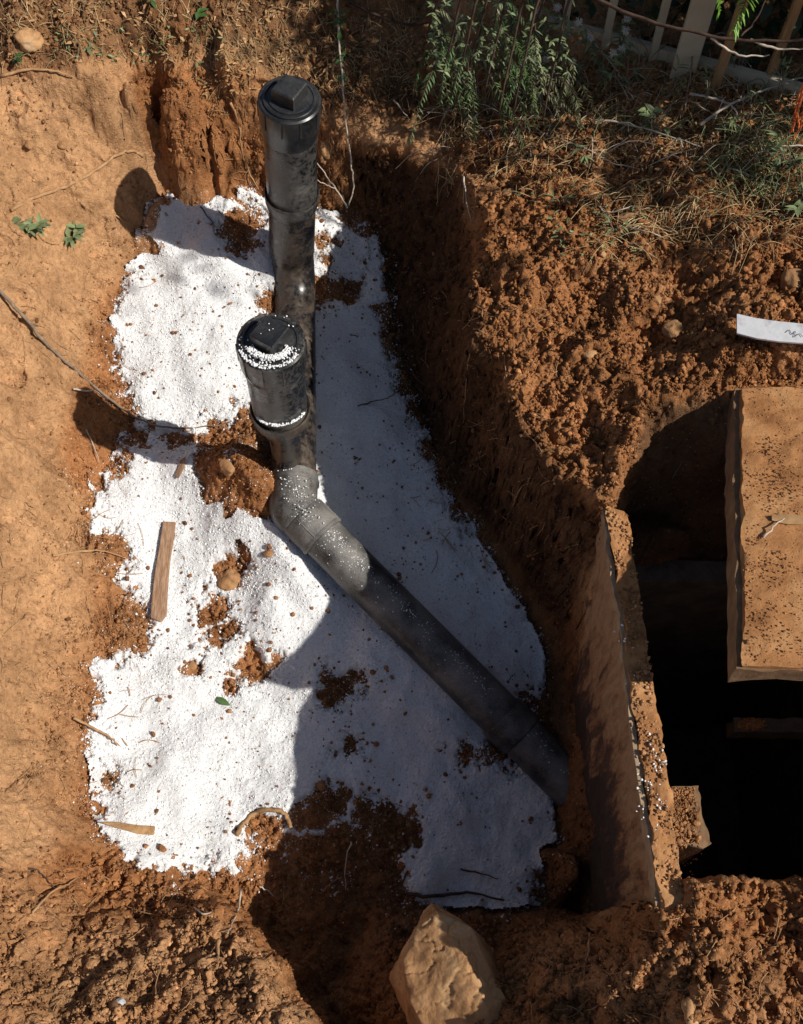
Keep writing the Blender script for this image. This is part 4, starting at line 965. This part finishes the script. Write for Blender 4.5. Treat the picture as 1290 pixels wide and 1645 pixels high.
# pale and dark twigs: (points, offset, radius, label, material)
TW = [
 ([(955, 70), (985, 105), (1000, 130), (1018, 160)], 0.02, 0.0024, 'straight pale twig slanting beside the seeding herb', 'twig_pale', 'twig'),
 ([(952, 192), (1000, 198), (1060, 214), (1128, 236)], 0.015, 0.0026, 'long pale straight twig across the dry grass of the upper right', 'twig_pale', 'twig'),
 ([(865, 214), (905, 226), (950, 243), (985, 262), (1030, 272)], 0.012, 0.0024, 'long bent pale twig below the ferny shrub', 'twig_pale', 'twig'),
 ([(1108, 150), (1145, 158), (1172, 168), (1182, 180), (1184, 194)], 0.03, 0.0030, 'white hooked twig in front of the fence foot', 'twig_pale', 'twig'),
 ([(1125, 200), (1175, 167), (1225, 146), (1275, 128), (1320, 120)], 0.03, 0.0034, 'long white twig reaching from the right edge below the fence', 'twig_pale', 'twig'),
 ([(1012, 50), (1040, 82), (1030, 105), (1008, 142), (1004, 150)], 0.03, 0.0018, 'thin grey weed stalk left of the wide fence board', 'twig', 'stalk'),
 ([(1290, 234), (1250, 236), (1220, 248)], 0.02, 0.0018, 'thin pale twig at the right edge beside the green tuft', 'twig_pale', 'twig'),
 ([(1170, 270), (1215, 285), (1255, 298)], 0.01, 0.0020, 'pale twig lying above the crumbly spoil near the right edge', 'twig_pale', 'twig'),
 ([(960, 330), (975, 342), (1005, 335), (1020, 328)], 0.012, 0.0018, 'pale curved twig beside the flat reddish stone', 'twig_pale', 'twig'),
 ([(1005, 365), (1040, 372), (1062, 380)], 0.01, 0.0014, 'thin pale twig on the spoil under the dry grass', 'twig_pale', 'twig'),
 ([(1113, 70), (1110, 110), (1104, 150), (1100, 182)], 0.05, 0.0020, 'upright brown weed stalk in front of the wide fence board', 'twig', 'stalk'),
 ([(0, 122), (45, 112), (85, 114), (118, 124)], 0.006, 0.0036, 'thick tan root on the bank at the upper left edge', 'root', 'root'),
 ([(745, 284), (748, 318), (757, 355)], 0.03, 0.0022, 'pale root sticking out of the dark right pit wall', 'twig_pale', 'root'),
 ([(632, 160), (650, 182), (667, 205)], 0.02, 0.0022, 'straight pale twig on the dark soil above the pit', 'twig_pale', 'twig'),
 ([(756, 560), (750, 600), (747, 640), (744, 680)], 0.008, 0.0014, 'fine orange root hanging down the right pit wall', 'root', 'root'),
 ([(575, 652), (600, 645), (622, 640), (640, 628)], 0.008, 0.0018, 'dark twig on the shaded salt of the right channel', 'twig_dark', 'twig'),
 ([(838, 782), (828, 800), (815, 832)], 0.008, 0.0014, 'short fine root above the lower end of the channel', 'root', 'root'),
 ([(770, 820), (800, 832), (830, 815)], 0.006, 0.0013, 'dark fine root under the right rim', 'twig_dark', 'root'),
 ([(118, 1153), (150, 1170), (175, 1183), (192, 1198)], 0.01, 0.0034, 'orange root end poking from the left bank onto the salt', 'root', 'root'),
 ([(85, 892), (130, 886), (170, 886), (205, 897)], 0.008, 0.0028, 'tan root running from the left bank onto the salt', 'root', 'root'),
 ([(110, 810), (125, 850), (132, 900), (140, 960), (150, 1000)], 0.004, 0.0014, 'fine tan root running down the left bank', 'root', 'root'),
 ([(0, 812), (30, 802), (55, 815)], 0.005, 0.0022, 'short tan root at the left edge', 'root', 'root'),
 ([(52, 1466), (85, 1432), (110, 1420), (130, 1405)], 0.01, 0.0026, 'pale forked root on the lower left bank', 'root', 'root'),
 ([(45, 1395), (65, 1402), (88, 1428)], 0.008, 0.0018, 'thin dark root joining the pale one on the lower left bank', 'twig_dark', 'root'),
 ([(386, 1430), (384, 1458), (372, 1484), (366, 1500)], 0.02, 0.0024, 'pale root standing up at the rim of the near hollow', 'twig_pale', 'root'),
 ([(312, 1458), (330, 1468), (362, 1456)], 0.012, 0.0018, 'pale rootlet on the rim of the near left bank', 'twig_pale', 'root'),
 ([(288, 1492), (272, 1520), (255, 1560), (250, 1600)], 0.006, 0.0018, 'fine root running down the near left bank', 'root', 'root'),
 ([(352, 1510), (350, 1530), (362, 1555)], 0.012, 0.0040, 'stubby tan root end on the near left bank', 'root', 'root'),
 ([(564, 1352), (556, 1380), (555, 1430)], 0.02, 0.0016, 'thin pale root standing in the shaded soil patch', 'twig_pale', 'root'),
 ([(550, 1408), (530, 1420), (514, 1436)], 0.012, 0.0014, 'thin orange rootlet in the shaded soil patch', 'root', 'root'),
 ([(536, 1438), (545, 1432)], 0.008, 0.0034, 'tiny pale root stump in the shaded hollow', 'twig_pale', 'root'),
 ([(416, 1424), (430, 1431), (440, 1440)], 0.01, 0.0018, 'short pale rootlet in the shaded hollow', 'twig_pale', 'root'),
 ([(740, 1396), (768, 1402), (800, 1412)], 0.008, 0.0022, 'short dark twig on the shaded lower salt', 'twig_dark', 'twig'),
 ([(640, 1432), (690, 1440), (750, 1434), (810, 1446)], 0.006, 0.0044, 'dark stick lying across the bottom of the salt', 'twig_dark', 'stick'),
 ([(655, 1400), (645, 1420), (625, 1440)], 0.008, 0.0024, 'short dark stick above the tan rock', 'twig_dark', 'stick'),
 ([(948, 1500), (946, 1525), (942, 1545)], 0.012, 0.0030, 'small tan root end on the near bank in front of the wall', 'root', 'root'),
 ([(992, 1424), (1010, 1436), (1035, 1440)], 0.02, 0.0010, 'fine white rootlet at the foot of the tank wall', 'twig_pale', 'root'),
 ([(1080, 768), (1090, 752), (1097, 740)], 0.006, 0.0016, 'short pale twig in the shade beside the slab', 'twig', 'twig'),
 ([(200, 1455), (245, 1470), (290, 1468)], 0.004, 0.0012, 'fine rootlets matted on the near left bank', 'root', 'root'),
 ([(138, 690), (152, 720), (160, 745)], 0.01, 0.0016, 'pale rootlet at the edge of the left salt', 'twig_pale', 'root'),
 ([(200, 225), (196, 190), (190, 178)], 0.004, 0.0013, 'fine dark root on the far left bank', 'twig_dark', 'root'),
 ([(185, 345), (215, 365), (240, 374)], 0.01, 0.0018, 'thin brown twig overhanging the salt at the upper left', 'root', 'root'),
 ([(560, 1), (600, 22), (655, 40), (700, 35)], 0.02, 0.0045, 'dark branch lying on the litter at the top', 'twig_dark', 'branch'),
 ([(1224, 866), (1245, 842), (1262, 832)], -0.0, 0.0016, None, 'twig', 'twig'),
]
for P2, off, rd_, lb, mt, ct in TW:
    if lb: stick(ct if ct != 'stalk' else 'weed_stalk', P2, off, rd_, lb, M[mt], ct, 0.0009)
# many tiny rootlets: nobody could count them
mb = MB()
for _ in range(620):
    k = random.random()
    if k < 0.28: u, v = random.uniform(0, 230), random.uniform(300, 1450)
    elif k < 0.5: u, v = random.uniform(100, 480), random.uniform(1400, 1640)
    elif k < 0.65: u, v = random.uniform(250, 560), random.uniform(130, 300)
    elif k < 0.85: u, v = random.uniform(660, 900), random.uniform(480, 900)
    else: u, v = random.uniform(850, 1290), random.uniform(1460, 1640)
    a = random.uniform(0, 6.28); l_ = random.uniform(12, 45); bend = random.uniform(-1.2, 1.2); q = []
    for s_ in range(4): q.append(hit(u, v, 0.003 + 0.002 * (s_ in (1, 2)))); u += math.cos(a) * l_ / 3; v += math.sin(a) * l_ / 3; a += bend / 3
    if max(np.linalg.norm(q[i + 1] - q[i]) for i in range(3)) > 0.08: continue
    tube(mb, catmull(q, 3), random.uniform(0.0004, 0.0009), 4, random.random())
o = mb.build('rootlets', M['root'], None, origin=(0, 0, -0.3)); tag(o, 'mat of hair thin tan rootlets over the cut soil banks', 'rootlets', kind='stuff')

# grey strip
se = [(1184, 504, 535), (1215, 511, 543), (1250, 516, 548), (1290, 520, 551), (1340, 526, 556)]
V = []; F_ = []
for u, v0, v1 in se:
    zz = hit(1240, 530)[2] + 0.036 + 0.00002 * (1240 - u)
    a, b_ = W(u, v0, zz + 0.003), W(u, v1, zz)
    V += [a, b_, b_ - np.array([0, 0, 0.004]), a - np.array([0, 0, 0.004])]
for k in range(len(se) - 1):
    for j in range(4): F_.append((4 * k + j, 4 * k + 4 + j, 4 * k + 4 + (j + 1) % 4, 4 * k + (j + 1) % 4))
F_ += [(0, 1, 2, 3), (16, 19, 18, 17)]
mb = MB(); mb.add(V, F_); sto = mb.build('metal_strip', M['strip'], None, smooth=False, origin=tuple(V[0])); tag(sto, 'pale grey flat strip lying on the soil at the right edge above the slab', 'strip')
mb = MB()
def on_strip(u, v):
    zz = hit(1240, 530)[2] + 0.0385; return W(u, v, zz)
for sq in ([(1262, 534), (1268, 530), (1272, 537), (1278, 532), (1276, 541), (1284, 536), (1290, 541)],):
    pstick(mb, [on_strip(*q) for q in sq], 0.0006, 1.0, 4, 0)
ink = mb.build('pen_marks', M['ink'], sto)

# leaf on the slab
mb = MB(); b_ = on_lid(1240, 832, 0.010)
leaf(mb, b_, (1, -0.12, 0.02), (0, 0, 1), 0.075, 0.018, 0.3, 0.1, -0.05, 6)
lf = mb.build('dead_leaf', M['leaf_dry'], None, origin=tuple(b_)); tag(lf, 'curled dark dead leaf on the slab at the right edge', 'leaf')
mb = MB(); pstick(mb, [on_lid(1226, 864, 0.008), on_lid(1245, 843, 0.014), on_lid(1264, 831, 0.010)], 0.0018); o = mb.build('twig', M['twig_pale'], None, origin=tuple(on_lid(1226, 864, 0.008))); tag(o, 'short twig lying on the slab beside the dead leaf', 'twig')
mb = MB(); b_ = hit(349, 1122, 0.006); leaf(mb, b_, (1, -0.5, 0.1), (0, 0, 1), 0.032, 0.014, 0.5, 0.2, 0.2, 4)
lf = mb.build('green_leaf', M['leaf_green'], None, origin=tuple(b_)); tag(lf, 'single small green leaf on the lit salt', 'leaf')

# ------------------------------------------------------------------ plants
def weed(u, v, n, ln, wd, label, mat, h=0.03, off=0.0, name='weed', spread=1.0, upw=0.5):
    b0 = hit(u, v); e = empty(name, tuple(b0)); tag(e, label, 'weed', 'small weeds round the pit')
    ms = MB(); ml = MB()
    for k in range(max(2, n // 5)):
        a = random.uniform(0, 6.28); t = b0 + np.array([math.cos(a) * ln * spread, math.sin(a) * ln * spread, h])
        pstick(ms, [b0, b0 * 0.5 + t * 0.5 + np.array([0, 0, h * 0.4]), t], 0.0014)
        for q in range(5):
            c = b0 + (t - b0) * random.uniform(0.35, 1.0); c[2] += h * 0.2
            a2 = a + random.gauss(0, 1.1)
            leaf(ml, c, (math.cos(a2), math.sin(a2), random.gauss(upw, 0.3)), (0, 0, 1), ln * random.uniform(0.6, 1.1), wd * random.uniform(0.7, 1.2), random.random(), 0.3, 0.4, 3)
    ms.build('stems', M['twig'], e); ml.build('foliage', mat, e, smooth=True); return e
weed(60, 368, 46, 0.026, 0.013, 'grey green broad leaved weed on the left bank, left of a twin', M['leaf_grey'], 0.03)
weed(122, 390, 64, 0.025, 0.011, 'dense grey green weed rosette on the left bank, right of a twin', M['leaf_grey'], 0.035, spread=0.6)
weed(22, 98, 10, 0.020, 0.010, 'small green weed at the left edge near the top', M['leaf_green'], 0.015)
weed(150, 78, 16, 0.024, 0.006, 'low green weed with narrow leaves in the top left litter', M['leaf_grey'], 0.02)
weed(312, 40, 10, 0.022, 0.014, 'small round leaved weed in the top centre litter', M['leaf_green'], 0.02)
weed(255, 8, 12, 0.022, 0.010, 'green weed at the top edge left of centre', M['leaf_green'], 0.02)
for wu, wv, wl in ((1000, 95, 'thin grey green weed at the bottom rail between the second and third fence slats'), (1030, 60, 'thin grey green weed touching the fence slat left of the wide board'),
                   (1070, 160, 'thin grey green weed just below the foot of the wide fence board'), (1130, 180, 'thin grey green weed beside the white hooked twig'),
                   (1200, 190, 'thin grey green weed under the long white twig by the right edge'), (1240, 170, 'thin grey green weed between the long white twig and the last fence slats'),
                   (960, 140, 'thin grey green weed beside the straight pale slanting twig'), (1160, 215, 'thin grey green weed a little below the hooked and the long white twigs')):
    weed(wu, wv, 9, 0.026, 0.005, wl, M['leaf_grey'], random.uniform(0.04, 0.08), name='fence_weed')
weed(1052, 210, 12, 0.022, 0.008, 'small green weed below the fence in dry grass', M['leaf_grey'], 0.02)
weed(985, 380, 12, 0.022, 0.005, 'spindly grey green weed on the right hand spoil', M['leaf_grey'], 0.03)
weed(1180, 120, 14, 0.030, 0.006, 'pale weed with star like narrow leaves under the fence', M['leaf_grey'], 0.04)
weed(1258, 270, 34, 0.034, 0.006, 'bushy grey green tuft at the right edge', M['leaf_grey'], 0.05)
weed(1286, 345, 12, 0.026, 0.012, 'pale leaved sprig at the right edge above the dark stone', M['leaf_grey'], 0.03)
weed(1050, 205, 6, 0.03, 0.016, 'single broad pale green leaf among twigs below the fence', M['leaf_grey'], 0.02)
weed(940, 255, 14, 0.026, 0.006, 'grey green sprawling weed left of the long pale twigs', M['leaf_grey'], 0.03)
weed(900, 330, 10, 0.02, 0.005, 'thin olive weed at the upper edge of the crumbly spoil', M['leaf_olive'], 0.02)

# ferny shrub hanging over the pit
sh = empty('ferny_shrub', tuple(W(770, -60, 0.1))); tag(sh, 'ferny dark green shrub drooping over the far right rim of the pit', 'shrub')
st_mb = MB(); lf_mb = MB(); lf2 = MB()
def frond(p0, p1, sag, n, ll, mbS, mbL, rad=0.0016, wd=0.0028, ang=0.9):
    p0, p1 = np.array(p0), np.array(p1); mid = (p0 + p1) / 2 + np.array([random.gauss(0, 0.01), random.gauss(0, 0.01), sag])
    C = catmull([p0, mid, p1], 6); mm = MB()
    tube(mbS, C, [rad * (1 - 0.7 * k / (len(C) - 1)) for k in range(len(C))], 5)
    for k in range(n):
        t = 0.12 + 0.88 * k / n; i = t * (len(C) - 1); a = min(int(i), len(C) - 2); c = C[a] + (C[a + 1] - C[a]) * (i - a)
        d = Vector(C[a + 1] - C[a]).normalized(); sd_ = d.cross(Vector((0, 0, 1))).normalized() * (1 if k % 2 else -1)
        dr = d * math.cos(ang) + sd_ * math.sin(ang) + Vector((random.gauss(0, .15), random.gauss(0, .15), random.gauss(-0.05, .2)))
        leaf(mbL, c, dr, (0, 0, 1), ll * random.uniform(0.7, 1.1) * (1 - 0.4 * t), wd, random.random(), 0.1, 0.3, 2)
for k in range(40):
    u0 = random.uniform(690, 860); v0 = random.uniform(-40, 130); u1 = u0 + random.uniform(-45, 60); v1 = v0 + random.uniform(60, 140)
    z0 = random.uniform(-0.18, 0.02); a = W(u0, v0, z0); 
    b_ = W(u1, v1, z0 - random.uniform(0.06, 0.16)); g = surf(b_[0], b_[1]) + 0.01; b_[2] = max(b_[2], g)
    frond(a, b_, 0.02, 30, 0.020, st_mb, lf_mb if random.random() < 0.7 else lf2)
for k in range(190):
    u0 = random.uniform(690, 920); v0 = random.uniform(-20, 120); b0 = W(u0, v0, random.uniform(-0.2, 0.0))
    for q in range(3):
        leaf(lf2, b0, (random.gauss(0, 1), random.gauss(0, 1), random.gauss(0, .5)), (0, 0, 1), random.uniform(0.008, 0.020), random.uniform(0.003, 0.007), random.random())
for k in range(9):
    u0 = 680 + 24 * k; a = W(u0 + 60, -80, 0.15); b_ = W(u0, random.uniform(60, 200), -0.15); b_[2] = max(b_[2], surf(b_[0], b_[1]))
    pstick(st_mb, [a, (a + b_) / 2 + np.array([0, 0, 0.03]), b_], 0.0035, 0.5)
st_mb.build('stems', M['twig_dark'], sh); lf_mb.build('foliage', M['leaf_green'], sh); x_ = lf2.build('foliage', M['leaf_grey'], sh); x_['label'] = 'paler grey green leaves'
# second clump lower right
sh = empty('drooping_sprig', tuple(W(905, 60, 0.0))); tag(sh, 'narrow leaved green sprig drooping beside the ferny shrub', 'shrub')
s1, l1 = MB(), MB()
for k in range(26):
    u0 = random.uniform(850, 930); v0 = random.uniform(50, 150); z0 = random.uniform(-0.20, -0.08); a = W(u0, v0, z0); b_ = W(u0 + random.uniform(-20, 55), v0 + random.uniform(30, 80), z0 - 0.06); b_[2] = max(b_[2], surf(b_[0], b_[1]) + 0.008)
    frond(a, b_, 0.015, 22, 0.018, s1, l1)
s1.build('stems', M['twig_dark'], sh); l1.build('foliage', M['leaf_olive'], sh)
# seeding herb with fluffy heads
he = empty('seeding_herb', tuple(hit(940, 90))); tag(he, 'grey green herb with fluffy white seed heads left of the fence', 'herb')
s1, l1 = MB(), MB()
for hu, hv in [(865, 18), (895, 12), (930, 35), (948, 60), (1008, 30), (985, 85), (1000, 78), (905, 75), (878, 95), (920, 100), (1005, 50)]:
    b0 = hit(hu + random.uniform(-25, 25), hv + random.uniform(40, 80)); g = surf(*W(hu, hv, -0.15)[:2]); tip = W(hu, hv, g + random.uniform(0.08, 0.16))
    pstick(s1, [b0, (b0 + tip) / 2 + np.array([0.01, 0, 0.02]), tip], 0.0016)
    for q in range(12):
        t = random.uniform(0.1, 0.95); c = b0 + (tip - b0) * t
        leaf(l1, c, (random.gauss(0, 1), random.gauss(0, 1), random.gauss(0.2, .4)), (0, 0, 1), random.uniform(0.015, 0.032), random.uniform(0.004, 0.009), random.random())
    hm = MB()
    for q in range(90):
        d = Vector(RNG.normal(size=3)).normalized(); tube(hm, [Vector(tip), Vector(tip) + d * random.uniform(0.005, 0.012)], [0.0006, 0.0004], 3, caps=False)
    hm.build('seed_head', M['fluff'], he)
s1.build('stems', M['twig'], he); l1.build('foliage', M['leaf_grey'], he)
# bright pinnate leaf by the fence
fe = empty('fern_leaf', tuple(W(1195, -30, 0.25))); tag(fe, 'bright green feathery leaf hanging in front of the fence', 'leaf spray')
s1, l1 = MB(), MB()
frond(W(1213, -60, 0.32), W(1178, 52, 0.20), 0.01, 44, 0.030, s1, l1, 0.0014, 0.0050, 1.0)
frond(W(1190, -50, 0.30), W(1155, 22, 0.20), 0.01, 34, 0.024, s1, l1, 0.0012, 0.0040, 1.0)
s1.build('stems', M['twig_dark'], fe); l1.build('foliage', M['leaf_bright'], fe)
rf = empty('rust_frond', tuple(W(1300, 130, 0.15))); tag(rf, 'rust red drooping frond at the right edge below the fence', 'frond')
s1, l1 = MB(), MB()
for k in range(7): frond(W(1300 + random.uniform(-4, 20), 130 + random.uniform(-20, 30), 0.16), W(1276 + random.uniform(-6, 14), 205 + random.uniform(-20, 28), 0.06), 0.01, 40, 0.016, s1, l1, 0.0012, 0.0022, 0.5)
s1.build('stems', M['leaf_red'], rf); l1.build('foliage', M['leaf_red'], rf)
# dark branch crossing in front of the fence
br = empty('fence_branch', tuple(W(930, -10, 0.1))); tag(br, 'long bare dark branch with pale side shoots crossing in front of the fence', 'branch')
mb = MB(); pstick(mb, [W(915, -25, 0.10), W(1000, 18, 0.10), W(1090, 46, 0.11), W(1170, 62, 0.12), W(1230, 66, 0.13), W(1330, 62, 0.15)], 0.0042, 0.5); mb.build('stem', M['twig_dark'], br)
mb = MB(); pstick(mb, [W(1142, 60, 0.115), W(1170, 80, 0.10), W(1200, 90, 0.10), W(1236, 88, 0.10)], 0.0028); mb.build('side_shoot', M['twig_pale'], br)
mb = MB(); pstick(mb, [W(1205, 64, 0.125), W(1250, 78, 0.12), W(1310, 76, 0.12)], 0.0028); mb.build('side_shoot', M['twig_pale'], br)
mb = MB(); pstick(mb, [W(1190, 58, 0.125), W(1215, 30, 0.14), W(1235, -10, 0.16)], 0.0022); mb.build('side_shoot', M['twig_dark'], br)

# straw and litter
def straw(name, n, region, mat, label, lo, hi_, rad, cat, lift=0.012):
    mb = MB()
    for _ in range(n):
        (u0, u1, v0, v1) = random.choice(region); u, v = random.uniform(u0, u1), random.uniform(v0, v1)
        b0 = hit(u, v, 0.002); 
        if b0[2] < -0.5: continue
        a = random.uniform(0, 6.28); l_ = random.uniform(lo, hi_); d = np.array([math.cos(a), math.sin(a), 0])
        e = b0 + d * l_; e[2] = surf(e[0], e[1]) + random.uniform(0.001, lift * 1.5)
        if e[2] < -0.5 or abs(e[2] - b0[2]) > 0.06: continue
        m_ = (b0 + e) / 2; m_[2] = max(m_[2], surf(m_[0], m_[1])) + random.uniform(0.002, lift)
        tube(mb, catmull([b0, m_, e], 3), random.uniform(rad * 0.5, rad), 3, random.random(), caps=False)
    o = mb.build(name, mat, None, origin=(0, 1.8, -0.2)); tag(o, label, cat, kind='stuff')
straw('dry_grass', 1500, [(830, 1290, 120, 330), (830, 1290, 120, 260), (700, 900, 100, 300), (950, 1290, 300, 400)], M['straw'], 'dry straw and dead grass stems over the upper right ground', 0.02, 0.08, 0.0009, 'dry grass')
straw('plant_litter', 900, [(0, 700, 0, 100), (330, 700, 60, 170)], M['straw'], 'short straw litter on the ground along the top left', 0.012, 0.045, 0.0008, 'litter', 0.006)
straw('wispy_weeds', 420, [(860, 1290, 30, 230), (690, 900, 40, 200), (1150, 1290, 200, 330)], M['leaf_grey'], 'thin grey green weed stems tangled below the fence and shrub', 0.03, 0.10, 0.0010, 'weeds', 0.045)
straw('pale_stems', 120, [(860, 1290, 60, 260), (700, 850, 120, 260)], M['twig_pale'], 'thin bleached dead stems lying among the weeds at the upper right', 0.03, 0.12, 0.0011, 'dead stems', 0.03)
def litter(name, n, region, mat, label, lo, hi_):
    mb = MB()
    for _ in range(n):
        (u0, u1, v0, v1) = random.choice(region); b0 = hit(random.uniform(u0, u1), random.uniform(v0, v1), 0.003)
        if b0[2] < -0.5: continue
        a = random.uniform(0, 6.28); leaf(mb, b0, (math.cos(a), math.sin(a), random.gauss(0, 0.25)), (random.gauss(0, .3), random.gauss(0, .3), 1), random.uniform(lo, hi_), random.uniform(lo * 0.4, lo), random.random(), random.uniform(-.4, .4), random.uniform(-.4, .5), 2)
    o = mb.build(name, mat, None, origin=(0, 1.8, -0.2)); tag(o, label, 'leaf litter', kind='stuff')
litter('leaf_litter', 3600, [(0, 700, 0, 100), (330, 700, 60, 150), (820, 1290, 100, 300), (820, 1290, 110, 260), (850, 1200, 120, 240)], M['leaf_dry'], 'small brown dead leaves scattered along the top of the picture', 0.008, 0.018)
litter('ground_cover', 800, [(820, 1290, 80, 320), (700, 900, 0, 120), (1200, 1290, 230, 350), (880, 1050, 300, 420), (80, 360, 40, 100)], M['leaf_grey'], 'tiny grey green seedlings among the dry grass', 0.007, 0.016)

# ------------------------------------------------------------------ fence and hedge behind it
fen = empty('garden_fence', tuple(hit(1095, 118))); tag(fen, 'low cream and bare wood slatted fence at the top right', 'fence')
def slat(u, v, w, t, h, mat, name='slat', dy=0.0):
    b0 = hit(u, v); mb = MB(); x0, x1 = b0[0] - w / 2, b0[0] + w / 2; y0, y1 = b0[1] + dy, b0[1] + dy + t; z0, z1 = b0[2] - 0.06, b0[2] + h
    V = [(x0, y0, z0), (x1, y0, z0), (x1, y1, z0), (x0, y1, z0), (x0, y0, z1), (x1, y0, z1), (x1, y1, z1), (x0, y1, z1)]
    mb.add(V, [(0, 3, 2, 1), (4, 5, 6, 7), (0, 1, 5, 4), (1, 2, 6, 5), (2, 3, 7, 6), (3, 0, 4, 7)])
    o = mb.build(name, mat, fen, smooth=False); bv = o.modifiers.new('bevel', 'BEVEL'); bv.width = 0.0015; bv.segments = 2; return o
o = slat(1097, 122, 0.050, 0.014, 0.75, M['fence'], 'board'); 
for u, v, w in [(905, 62, 0.014), (972, 78, 0.016), (1048, 98, 0.016), (1150, 142, 0.018), (1232, 140, 0.018), (1310, 170, 0.018)]:
    slat(u, v, w, 0.014, 0.75, M['fence_wood'] if u > 1100 else M['fence'])
a, b_ = hit(880, 52), hit(1340, 178)
mb = MB(); mb2 = []
for (p, q) in ((a, b_),):
    n_ = np.array([0, 0.016, 0]); hz = np.array([0, 0, 0.030]); lo = np.array([0, 0.018, -0.01])
    V = [p + lo, q + lo, q + lo + n_, p + lo + n_, p + lo + hz, q + lo + hz, q + lo + n_ + hz, p + lo + n_ + hz]
    mb.add(V, [(0, 3, 2, 1), (4, 5, 6, 7), (0, 1, 5, 4), (1, 2, 6, 5), (2, 3, 7, 6), (3, 0, 4, 7)])
    mb.build('bottom_rail', M['fence'], fen, smooth=False)
    mb = MB(); up_ = np.array([0, 0, 0.62]); V = [v + up_ for v in V]; mb.add(V, [(0, 3, 2, 1), (4, 5, 6, 7), (0, 1, 5, 4), (1, 2, 6, 5), (2, 3, 7, 6), (3, 0, 4, 7)]); mb.build('top_rail', M['fence'], fen, smooth=False)
fy = lambda x: a[1] + (x - a[0]) * (b_[1] - a[1]) / (b_[0] - a[0])
print('fence line', a, b_)
hd = empty('hedge', (1.2, 2.4, -0.1)); tag(hd, 'dense dark hedge filling the gaps behind the fence', 'hedge')
def leafcloud(n, box, ll, wd, dens=None):
    """numpy leaf quads filling a box"""
    c = np.stack([RNG.uniform(box[0], box[1], n), RNG.uniform(box[2], box[3], n), RNG.uniform(box[4], box[5], n)], -1)
    if dens is not None: c = c[dens(c)]
    n = len(c); d = RNG.normal(size=(n, 3)); d /= np.linalg.norm(d, axis=1)[:, None]; e = np.cross(d, RNG.normal(size=(n, 3))); e /= np.linalg.norm(e, axis=1)[:, None]
    l_ = RNG.uniform(0.6, 1.2, (n, 1)) * ll; w_ = RNG.uniform(0.6, 1.2, (n, 1)) * wd
    P = np.stack([c - d * l_ / 2, c + e * w_ / 2, c + d * l_ / 2, c - e * w_ / 2], 1).reshape(-1, 3)
    return P, np.arange(4 * n).reshape(-1, 4), np.repeat(RNG.uniform(0, 1, n), 4)
P, Fq, tn = leafcloud(60000, (0.28, 2.6, 1.6, 2.9, -0.25, 1.0), 0.05, 0.024, lambda c: (c[:, 1] > fy(c[:, 0]) + 0.035) & (fbm3(c[:, 0], c[:, 1], c[:, 2], 5, 2, 5) > -0.45))
mesh_np('foliage', P - np.array([1.2, 2.4, -0.1]), Fq, M['leaf_dark'], hd, tone=tn)
mb = MB()
for k in range(26):
    x0 = random.uniform(0.4, 2.5); y0 = random.uniform(2.15, 3.0); pstick(mb, [np.array([x0, y0, -0.2]), np.array([x0 + random.gauss(0, .05), y0, 0.4]), np.array([x0 + random.gauss(0, .12), y0, 1.0])], 0.010, 0.4)
mb.build('stems', M['twig_dark'], hd)

# tree added out of view on the right to dapple the upper right ground
tr = empty('unseen_shade_tree', (2.25, 1.25, 0)); tag(tr, 'unseen leafy tree added right of the slab to cast dappled shade', 'tree')
mb = MB(); pstick(mb, [np.array([2.25, 1.25, -0.05]), np.array([2.22, 1.27, 0.5]), np.array([2.15, 1.3, 1.0]), np.array([2.0, 1.35, 1.5])], 0.035, 0.35, 10)
for k in range(14):
    s_ = np.array([2.2 - 0.02 * k, 1.27 + 0.006 * k, 0.55 + 0.06 * k]); pstick(mb, [s_, s_ + np.array([random.gauss(0, .2), random.gauss(0, .2), 0.1]), s_ + np.array([random.gauss(0, .4), random.gauss(0, .4), 0.25])], 0.009, 0.3)
mb.build('unseen_shade_tree_trunk', M['twig'], tr)
P, Fq, tn = leafcloud(1700, (1.6, 2.8, 0.9, 2.1, 0.75, 2.0), 0.055, 0.026, lambda c: fbm3(c[:, 0], c[:, 1], c[:, 2], 3.5, 3, 15) > 0.12)
mesh_np('unseen_shade_tree_crown', P - np.array([2.25, 1.25, 0]), Fq, M['leaf_green'], tr, tone=tn)
